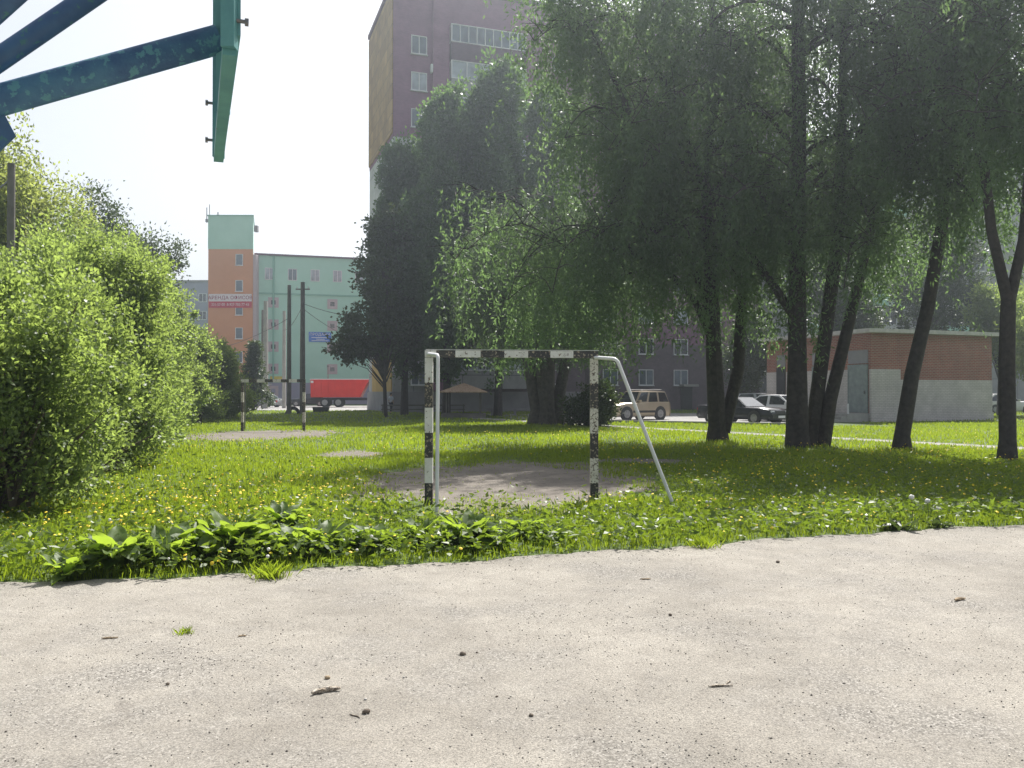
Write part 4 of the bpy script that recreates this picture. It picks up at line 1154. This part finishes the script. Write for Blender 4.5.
# ------------------------------------------------------------------ poles and wires
def pole(px, D, topy, r, mat, lab, arms=True):
    H = at(px, D, topy).z
    p = root("utility_pole", at(px, D), lab, "pole", "utility poles before the mint building")
    MB().tube([(0, 0, -.1), (0, 0, H * .5), (0, 0, H)], [r, r * .88, r * .72], 10).build("shaft", M[mat], p, smooth=True)
    if arms:
        MB().obox((-.5, 0, H - .5), (.5, 0, H - .5), .07, .08).build("crossarm", M['woodpole'], p)
        for k in (-.4, .4): MB().tube([(k, 0, H - .46), (k, 0, H - .30)], .035, 6).build("insulator", M['frame'], p)
    return at(px, D, topy)
pA_ = pole(302.5, 60, 282, .20, 'woodpole', "tallest thick dark utility pole behind the far goal")
pB_ = pole(289, 60.5, 285, .17, 'woodpole', "tapering dark utility pole second from the right", arms=False)
pC_ = pole(284, 84, 311, .20, 'concpole', "pale thin pole close behind the tapering dark one", arms=False)
pD_ = pole(265.5, 82, 301, .26, 'concpole', "pale concrete lamp pole with a grey footing", arms=False)
pE_ = pole(262.5, 84, 310, .16, 'woodpole', "short dark pole hugging the pale concrete pole", arms=False)
lp = root("wooden_post", at(10, 26), "bare brown pole sticking up from the hedge at far left", "pole")
hL = at(10, 26, 163).z
MB().tube([(0, 0, 0), (0, 0, hL)], [.13, .11], 10).build("shaft", M['woodpole'], lp, smooth=True)
MB().obox((-.35, 0, hL - .75), (-.1, 0, hL - .55), .05, .05).build("bracket", M['steel'], lp)
def wire(a, c, sag, lab, r=.018):
    a, c = Vector(a), Vector(c)
    pts = []
    for k in range(15):
        t = k / 14; p = a.lerp(c, t); p.z -= sag * 4 * t * (1 - t); pts.append(p - a)
    tag(MB().tube(pts, r, 5).build("overhead_wire", M['wire'], loc=a), lab, "wire", "overhead wires")
wire(at(302, 60, 303), at(385, 54, 318), .3, "dark wire running from the tallest pole right into the poplars")
wire(at(302, 60, 308), at(372, 75, 345), .4, "lower dark wire running from the tallest pole towards the tower")
wire(at(289, 60.5, 318), at(180, 95, 350), .9, "sagging wire crossing the orange tower below the windows")
wire(at(302, 60, 306), at(284, 84, 330), .4, "short wire slung between the tallest and the pale pole")
wire(at(10, 26, 180), at(48, 32, 250), .1, "thin stay wire slanting down from the brown post", r=.012)

# ------------------------------------------------------------------ vehicles
def wheel(parent, x, y, r, w=.2, sgn=1):
    wt = MB().tube([(0, -w/2, 0), (0, -w/2 + .03, 0), (0, w/2 - .03, 0), (0, w/2, 0)], [r * .92, r, r, r * .92], 20).build("wheel", M['rubber'], parent, loc=(x, y, r), smooth=True)
    b = MB().tube([(0, sgn * (w/2 + .004), 0), (0, sgn * (w/2 + .016), 0)], r * .62, 14)
    for k in range(5):
        a = k * 2 * math.pi / 5
        b.obox((math.cos(a) * .08, sgn * (w/2 + .024), math.sin(a) * .08), (math.cos(a) * r * .6, sgn * (w/2 + .024), math.sin(a) * r * .6), .05, .02)
    b.build("rim", M['rim'], wt)
    return wt

def car(name, loc, heading, label, paint, L, Wd, H, belt, hood, gh, wb, wr, boot=None, low=None, trim=True, group="cars in the yard", rack=False):
    """front at +x. gh = (windscreen foot x, roof front x, roof rear x, rear window foot x)"""
    c = root(name, loc, label, "car", group, rz=heading)
    hw = Wd / 2
    z0 = .22
    boot = belt if boot is None else boot
    xf, xr = L / 2, -L / 2
    fx, rf, rr, bx = gh
    st_ = [(xr, z0 + .12, boot - .14, hw * .84), (xr + .10, z0, boot - .02, hw * .95), (bx, z0, max(boot, belt - .01), hw), (rr, z0, belt + .005, hw), (0, z0, belt, hw),
           (fx, z0, belt - .03, hw), (fx + (xf - fx) * .5, z0, hood, hw * .98), (xf - .12, z0, hood - .10, hw * .93), (xf, z0 + .10, hood - .24, hw * .82)]
    st_.sort(key=lambda q: q[0])
    vs, fs = [], []
    for x, zl, zt, w in st_:
        zm = zl + (zt - zl) * .55
        vs += [(x, -w * .93, zl), (x, -w, zl + .13), (x, -w * 1.0, zm), (x, -w * .95, zt - .05), (x, -w * .86, zt), (x, w * .86, zt), (x, w * .95, zt - .05), (x, w, zm), (x, w, zl + .13), (x, w * .93, zl)]
    n = 10
    for i in range(len(st_) - 1):
        for k in range(n):
            fs.append((i*n + k, i*n + (k+1) % n, (i+1)*n + (k+1) % n, (i+1)*n + k))
    fs += [tuple(range(n)), tuple(range((len(st_)-1)*n, len(st_)*n))[::-1]]
    MB().add(vs, fs).build("body", M[paint], c, smooth=True)
    # cabin: roof and pillars, with glass set in
    wb0, wt0 = hw * .90, hw * .74
    zb_, zt_ = belt - .04, H
    cv = [(fx, -wb0, zb_), (fx, wb0, zb_), (bx, wb0, zb_), (bx, -wb0, zb_), (rf, -wt0, zt_ - .03), (rf, wt0, zt_ - .03), (rr, wt0, zt_ - .03), (rr, -wt0, zt_ - .03), ((rf + rr) / 2, 0, zt_)]
    MB().add(cv, [(0, 1, 5, 4), (2, 3, 7, 6), (1, 2, 6, 5), (3, 0, 4, 7), (4, 5, 8), (5, 6, 8), (6, 7, 8), (7, 4, 8)]).build("cabin", M[paint], c, bevel=.02)
    def pane(nm, q4, e=.05, off=.012):
        q = [Vector(p) for p in q4]; ctr = sum(q, Vector()) / 4
        nrm = (q[1] - q[0]).cross(q[3] - q[0]).normalized()
        if nrm.dot(ctr - Vector((0, 0, (zb_ + zt_) / 2))) < 0: nrm = -nrm
        q = [p.lerp(ctr, e / max(.2, (p - ctr).length) * 1.6) + nrm * off for p in q]
        MB().add(q, [(0, 1, 2, 3)]).build(nm, M['darkglass'], c)
    V4 = [Vector(p) for p in cv]
    pane("windscreen", [V4[0], V4[1], V4[5], V4[4]], .06)
    pane("rear_window", [V4[2], V4[3], V4[7], V4[6]], .06)
    for s, (A, B, C_, D_) in ((1, (V4[1], V4[2], V4[6], V4[5])), (-1, (V4[0], V4[3], V4[7], V4[4]))):
        nw = 3 if rack else 2
        for k in range(nw):
            t0, t1 = k / nw, (k + 1) / nw
            pane("side_window", [A.lerp(B, t0), A.lerp(B, t1), D_.lerp(C_, t1), D_.lerp(C_, t0)], .055)
        MB().box(fx - .28, s * (hw + .02) - .07, belt - .02, fx - .12, s * (hw + .02) + .07, belt + .12).build("wing_mirror", M[paint], c, bevel=.02)
        wheel(c, wb / 2 + (.05), s * (hw - .10), wr, sgn=s); wheel(c, -wb / 2 + .05, s * (hw - .10), wr, sgn=s)
        for k, xx in enumerate((wb / 2 + .05, -wb / 2 + .05)):
            MB().tube([(xx, s * (hw - .02), wr), (xx, s * (hw + .004), wr)], wr * 1.16, 18).build("wheel_arch", M['blackplastic'], c)
        MB().box(xf - .16, s * hw * .62 - .17, hood - .30, xf - .015, s * hw * .62 + .17, hood - .16).build("headlight", M['lamp'], c, bevel=.03)
        MB().box(xr - .005, s * hw * .72 - .12, boot - .40, xr + .09, s * hw * .72 + .12, boot - .16).build("tail_light", M['redlamp'], c, bevel=.02)
        if trim:
            MB().box(-wb / 2 + .45, s * hw * 1.0 - .012, .42, wb / 2 - .4, s * hw * 1.0 + .012, .54).build("side_trim", M['blackplastic'], c)
    bp = 'blackplastic' if rack else paint
    MB().box(xf - .10, -hw * .84, .26, xf + .06, hw * .84, .50).build("front_bumper", M[bp], c, bevel=.04)
    MB().box(xr - .06, -hw * .86, .28, xr + .10, hw * .86, .54).build("rear_bumper", M[bp], c, bevel=.04)
    MB().box(xf - .07, -hw * .42, hood - .33, xf + .02, hw * .42, hood - .17).build("grille", M['blackplastic'], c, bevel=.01)
    MB().box(xf + .063, -.26, .31, xf + .072, .26, .42).build("number_plate", M['frame'], c)
    if rack:
        for s in (1, -1): MB().tube([(rf - .1, s * wt0 * .9, H), (rf - .25, s * wt0 * .9, H + .06), (rr + .25, s * wt0 * .9, H + .06), (rr + .1, s * wt0 * .9, H)], .02, 6).build("roof_rail", M['blackplastic'], c)
    return c
car("parked_car", at(634, 47.5), math.atan2(-.55, -.83), "beige off road car parked left of the forked trunk", 'beige', 4.05, 1.75, 1.62, 1.00, .97, (.55, .10, -1.75, -1.95), 2.45, .36, boot=1.0, rack=True)
car("parked_car", at(742, 42.3), math.atan2(-.80, .60), "dark low saloon parked right behind the forked trunk", 'darkcar', 4.5, 1.76, 1.32, .86, .82, (.85, .15, -1.0, -1.75), 2.65, .31, boot=.92, trim=False)
car("parked_car", at(783, 45.0), math.atan2(-.72, .69), "white saloon parked to the right of the dark one", 'whitecar', 4.4, 1.74, 1.42, .90, .86, (.85, .15, -1.0, -1.75), 2.6, .31, boot=.95, trim=False)
car("parked_car", at(765, 53.0), math.atan2(-.3, .95), "pale silver car half hidden behind the two saloons", 'silvercar', 4.2, 1.7, 1.5, .92, .9, (.9, .3, -1.5, -1.9), 2.5, .31, trim=False)
car("parked_car", at(1003, 63.0), 0.1, "white car beyond the right end of the substation", 'whitecar', 4.3, 1.7, 1.45, .92, .88, (.85, .15, -1.1, -1.8), 2.5, .31, trim=False)
car("parked_car", at(262, 90.0), math.atan2(.30, -.95), "dark silver car with red lamps left of the poles", 'silvercar', 4.4, 1.75, 1.42, .90, .86, (.85, .15, -1.0, -1.75), 2.6, .31, trim=False)
car("parked_car", at(309, 96.0), 3.3, "dark car parked behind the tall utility poles", 'darkcar', 4.4, 1.75, 1.45, .90, .86, (.85, .15, -1.0, -1.75), 2.6, .31, trim=False)

# red dump truck: body along local x, cab on the right
tk = root("dump_truck", at(341, 91), "red high sided dump truck parked before the mint building", "truck", rz=rad(4))
b = MB()
b.prism([(-3.0, 1.05), (2.15, 1.05), (3.1, 2.92), (-3.05, 2.92)], 'y', -1.2, 1.2)
b.build("tipper_body", M['red'], tk)
rb = MB()
for k in range(7): rb.box(-2.7 + k * .72, -1.26, 1.1, -2.62 + k * .72, -1.203, 2.85)
rb.build("side_rib", M['red'], tk)
for y0 in (-1.28, 1.15): MB().box(-3.1, y0, 2.923, 3.15, y0 + .13, 3.0).build("top_rail", M['bannerwhite'], tk)
MB().box(-3.0, -.45, .72, 4.6, .45, 1.0).build("chassis", M['blackplastic'], tk)
for x in (-1.55, -.15, 3.9):
    for s in (-1, 1): wheel(tk, x, s * .95, .5, .35, s)
MB().prism([(3.25, .6), (5.0, .6), (5.05, 1.6), (4.75, 2.75), (3.3, 2.75)], 'y', -1.15, 1.15).build("cab", M['blackplastic'], tk, bevel=.06)
MB().box(3.7, -1.17, 1.65, 4.6, -1.153, 2.4).build("cab_window", M['glass'], tk)
MB().box(-3.25, -1.1, .7, -3.05, 1.1, .86).build("rear_bumper", M['blackplastic'], tk)
MB().box(-2.99, -1.22, 2.55, -2.72, -1.203, 2.8).build("marker", M['frame'], tk)

# ------------------------------------------------------------------ yard furniture
sh = root("sandbox_shelter", at(464, 52), "small pyramid roofed sandbox shelter behind the left goal post", "shelter")
e, zt = 1.42, 1.58
MB().add([(-e, -e, zt), (e, -e, zt), (e, e, zt), (-e, e, zt), (0, 0, 2.12), (-e, -e, zt - .06), (e, -e, zt - .06), (e, e, zt - .06), (-e, e, zt - .06)],
         [(0, 1, 4), (1, 2, 4), (2, 3, 4), (3, 0, 4), (0, 5, 6, 1), (1, 6, 7, 2), (2, 7, 8, 3), (3, 8, 5, 0), (5, 8, 7, 6)]).build("roof", M['tin'], sh)
for sx_, sy_ in ((-1, -1), (1, -1), (1, 1), (-1, 1)):
    MB().obox((sx_ * 1.0, sy_ * 1.0, 0), (sx_ * 1.0, sy_ * 1.0, zt - .063), .07, .07).build("post", M['woodpole'], sh)
MB().box(-1.3, -1.3, 0, 1.3, -1.18, .25).box(-1.3, 1.18, 0, 1.3, 1.3, .25).box(-1.3, -1.177, 0, -1.18, 1.177, .25).box(1.18, -1.177, 0, 1.3, 1.177, .25).build("sandbox_rim", M['woodpole'], sh)
fc = root("rail_fence", at(412, 61), "low wooden rail fence between the person and the shelter", "fence")
MB().obox((-2.2, 0, .62), (3.8, 0, .62), .06, .10).obox((-2.2, 0, .32), (3.8, 0, .32), .05, .08).build("rail", M['woodpole'], fc)
for k in range(5): MB().obox((-2.1 + k * 1.45, .07, 0), (-2.1 + k * 1.45, .07, .7), .08, .08).build("post", M['woodpole'], fc)
f2 = root("low_bench", at(515, 56), "long low bench left of the old willow stems", "bench")
MB().box(-1.9, -.2, .42, 1.9, .2, .48).build("seat", M['plinth'], f2)
for k in (-1.5, 0, 1.5): MB().box(k - .08, -.16, 0, k + .08, .16, .417).build("leg", M['plinth'], f2)
ty = root("half_tyre", at(293, 61), "half buried tyre at the foot of the dark utility poles", "tyre")
b = MB()
pts = [(math.cos(t) * .42, 0, math.sin(t) * .42) for t in np.linspace(-.05, math.pi + .05, 14)]
b.tube(pts, .13, 8); b.build("tyre", M['rubber'], ty, smooth=True)
bx = tag(MB().prism([(-.5, 0), (.5, 0), (.62, .42), (-.62, .42)], 'y', -.35, .35).build("flower_tub", M['blackplastic'], None, loc=at(321, 66), bevel=.03), "small dark tub on the grass left of the red truck", "tub")
tl = root("lamp_mast", at(328, 92), "thin dark mast standing just left of the red truck", "post")
MB().tube([(0, 0, 0), (0, 0, 4.3)], .05, 6).build("shaft", M['steel'], tl)
MB().box(-.10, -.08, 4.303, .10, .08, 4.5).build("lamp_head", M['steel'], tl)

# ------------------------------------------------------------------ person
def skin(name, chain, radii, mat, parent, sub=2, edges=None):
    me = bpy.data.meshes.new(name)
    ed = edges or [(i, i + 1) for i in range(len(chain) - 1)]
    me.from_pydata([tuple(p) for p in chain], ed, [])
    o = bpy.data.objects.new(name, me); COL.objects.link(o)
    m = o.modifiers.new("skin", 'SKIN'); m.use_smooth_shade = True
    s = o.modifiers.new("sub", 'SUBSURF'); s.levels = sub; s.render_levels = sub
    for d, r in zip(me.skin_vertices[0].data, radii):
        d.radius = r if isinstance(r, tuple) else (r, r)
    me.skin_vertices[0].data[0].use_root = True
    dg = bpy.context.evaluated_depsgraph_get()
    m2 = bpy.data.meshes.new_from_object(o.evaluated_get(dg))
    bpy.data.objects.remove(o)
    m2.materials.clear()
    return link(name, m2, mat, parent)
pr = root("person", at(391, 61.5), "person with dark hair in pale shirt and dark trousers by the tower base", "person", rz=rad(150))
# facing local -y ; standing height about 1.5
J = [(0, 0, .80), (0, 0, .95), (0, .005, 1.10), (0, .01, 1.22), (0, -.005, 1.30), (0, -.02, 1.40), (0, -.02, 1.47),
     (.16, .01, 1.20), (.20, .03, .99), (.19, -.10, .84), (.185, -.16, .80),
     (-.16, .01, 1.20), (-.21, .05, .98), (-.20, -.02, .78), (-.20, -.05, .72),
     (.08, 0, .76), (.085, -.10, .44), (.08, -.02, .07), (.085, -.13, .03),
     (-.08, 0, .76), (-.085, .05, .43), (-.085, .18, .09), (-.085, .07, .04)]
E = [(0, 1), (1, 2), (2, 3), (3, 4), (4, 5), (5, 6), (3, 7), (7, 8), (8, 9), (9, 10), (3, 11), (11, 12), (12, 13), (13, 14), (0, 15), (15, 16), (16, 17), (17, 18), (0, 19), (19, 20), (20, 21), (21, 22)]
RR = [(.11, .085), (.10, .075), (.115, .08), (.10, .07), .042, (.072, .085), (.06, .075), .048, .038, .030, .028, .048, .038, .030, .028, .075, .052, .036, .034, .075, .052, .036, .034]
skin("body", J, RR, M['skin'], pr, edges=E)
sj = [0, 1, 2, 3, 7, 8, 11, 12]
skin("shirt", [(0, 0, .74)] + [J[i] for i in (1, 2, 3, 7, 8, 11, 12)], [(.135, .105), (.12, .092), (.132, .098), (.112, .082), .062, .054, .062, .054], M['shirt'], pr, edges=[(0, 1), (1, 2), (2, 3), (3, 4), (4, 5), (3, 6), (6, 7)])
skin("trousers", [(0, 0, .80), J[15], J[16], (.08, -.03, .12), J[19], J[20], (-.085, .165, .14)], [(.125, .098), .088, .066, .055, .088, .066, .055], M['trousers'], pr, edges=[(0, 1), (1, 2), (2, 3), (0, 4), (4, 5), (5, 6)])
skin("hair", [(0, .035, 1.36), (0, .03, 1.44), (0, .0, 1.50)], [(.08, .065), (.086, .088), (.06, .07)], M['hair'], pr)
for s, q in ((1, ((.085, .02, .04), (.085, -.15, .03))), (-1, ((-.085, .21, .05), (-.085, .05, .03)))):
    skin("shoe", [q[0], q[1]], [(.05, .05), (.042, .036)], M['blackplastic'], pr)

# ------------------------------------------------------------------ litter on the asphalt
def stone_at(px, py, r, mat, lab, seed):
    rng = np.random.default_rng(seed)
    V = ico * r * np.array([1.2, 1, .75]) * rng.uniform(.75, 1.2, (12, 1))
    import bmesh
    me = np_mesh("stone", V, icf)
    bm = bmesh.new(); bm.from_mesh(me); bmesh.ops.subdivide_edges(bm, edges=bm.edges, cuts=1, smooth=.6, fractal=.25, seed=seed); bm.to_mesh(me); bm.free()
    p = at(px, gd(py)); p.z = .006 + r * .55
    tag(link("stone", me, M[mat], None, p), lab, "stone", "small stones on the asphalt")
for i, (px, py, r, mt, lab) in enumerate([(367, 713, .016, 'stone', "two toned stone below the long bark strip"), (463, 655, .015, 'stone', "dark brown stone nearest the middle of the asphalt"),
        (531, 716, .010, 'stone', "small dark stone right of the two toned one"), (477, 653, .006, 'stone', "tiny pebble beside the dark brown stone"), (777, 563, .016, 'stone', "dark stone near the lawn at the right"),
        (328, 679, .012, 'drywood', "brown crumb just above the bark strip"), (169, 685, .009, 'stone', "brown pebble alone at the left of the asphalt"), (366, 700, .007, 'palestone', "pale pebble touching the two toned stone"),
        (497, 697, .006, 'stone', "tiny dark pebble left of the small dark stone"), (670, 616, .012, 'stone', "dark pebble left of the lone wooden peg"), (404, 678, .006, 'palestone', "tiny pale pebble right of the brown crumb")]):
    stone_at(px, py, r, mt, lab, 700 + i)
def stick(px, py, L, r, ang, mat, lab, name="stick", bend=.1):
    p = at(px, gd(py)); p.z = .006 + r
    rng = np.random.default_rng(int(px * 7))
    pts = [(t * L, bend * L * math.sin(t * 3 + 1) + rng.normal() * r * .35, abs(rng.normal()) * r * .12) for t in np.linspace(-.5, .5, 7)]
    tag(MB().tube(pts, [r * q for q in (.5, .9, 1, 1.05, .95, .85, .4)], 7, wob=.35).build(name, M[mat], None, loc=p, rot=(0, 0, ang)), lab, "stick", "sticks lying on the asphalt")
stick(959, 601, .12, .011, .45, 'drywood', "short stout wooden peg lying alone at the right", bend=.02)
stick(327, 693, .145, .012, .35, 'birchbit', "long pale bark strip lying near the bottom middle", name="bark_strip", bend=.12)
stick(720, 687, .13, .006, .0, 'birchbit', "thin straw coloured stick at the lower right", bend=.05)
stick(728, 683, .06, .004, .9, 'birchbit', "short straw splinter crossing the straw coloured stick", bend=.05)
stick(111, 639, .095, .006, .12, 'drywood', "thin grey twig lying at the left of the asphalt", bend=.04)
stick(355, 717, .07, .003, -.8, 'twig', "fine dark twig left of the two toned stone", bend=.15)
stick(645, 580, .09, .006, .0, 'drywood', "thin twig close to the lawn under the right post", bend=.03)
stick(243, 637, .05, .005, .2, 'drywood', "stubby twig right of the thin grey twig", bend=.03)

rng = np.random.default_rng(900)
n = 42000
y = 3.2 + 6.5 * rng.uniform(0, 1, n) ** 1.2; x = rng.uniform(-1, 1, n) * .68 * y
k = (y < edge_y(x) - .03) & (rng.uniform(0, 1, n) < .18 + .9 * np.clip(patch(x * 1.9 + 5, y * 2.3) - .45, 0, 1) + .5 * np.exp(-(edge_y(x) - y) / .25))
x, y = x[k], y[k]
oc = np.array([(1, 0, 0), (-1, 0, 0), (0, 1, 0), (0, -1, 0), (0, 0, 1), (0, 0, -1)], float)
of = np.array([(0, 2, 4), (2, 1, 4), (1, 3, 4), (3, 0, 4), (2, 0, 5), (1, 2, 5), (3, 1, 5), (0, 3, 5)])
r = .0013 + .0042 * rng.uniform(0, 1, len(x)) ** 2.5
V = np.stack([x, y, .006 + r * .4], 1)[:, None] + oc[None] * r[:, None, None] * rng.uniform(.7, 1.4, (len(x), 6, 1))
gm = leafmat("grit_stone", (0.10, 0.09, 0.08), (0.50, 0.47, 0.42), (0, 0, 0), 0.0, 0.9, 0.2)
tag(link("grit", np_mesh("grit", V.reshape(-1, 3), (np.arange(len(x))[:, None, None] * 6 + of[None]).reshape(-1, 3), np.repeat(rng.uniform(0, 1, len(x)), 6)), gm), "fine loose grit scattered over the asphalt", "grit", kind='stuff')
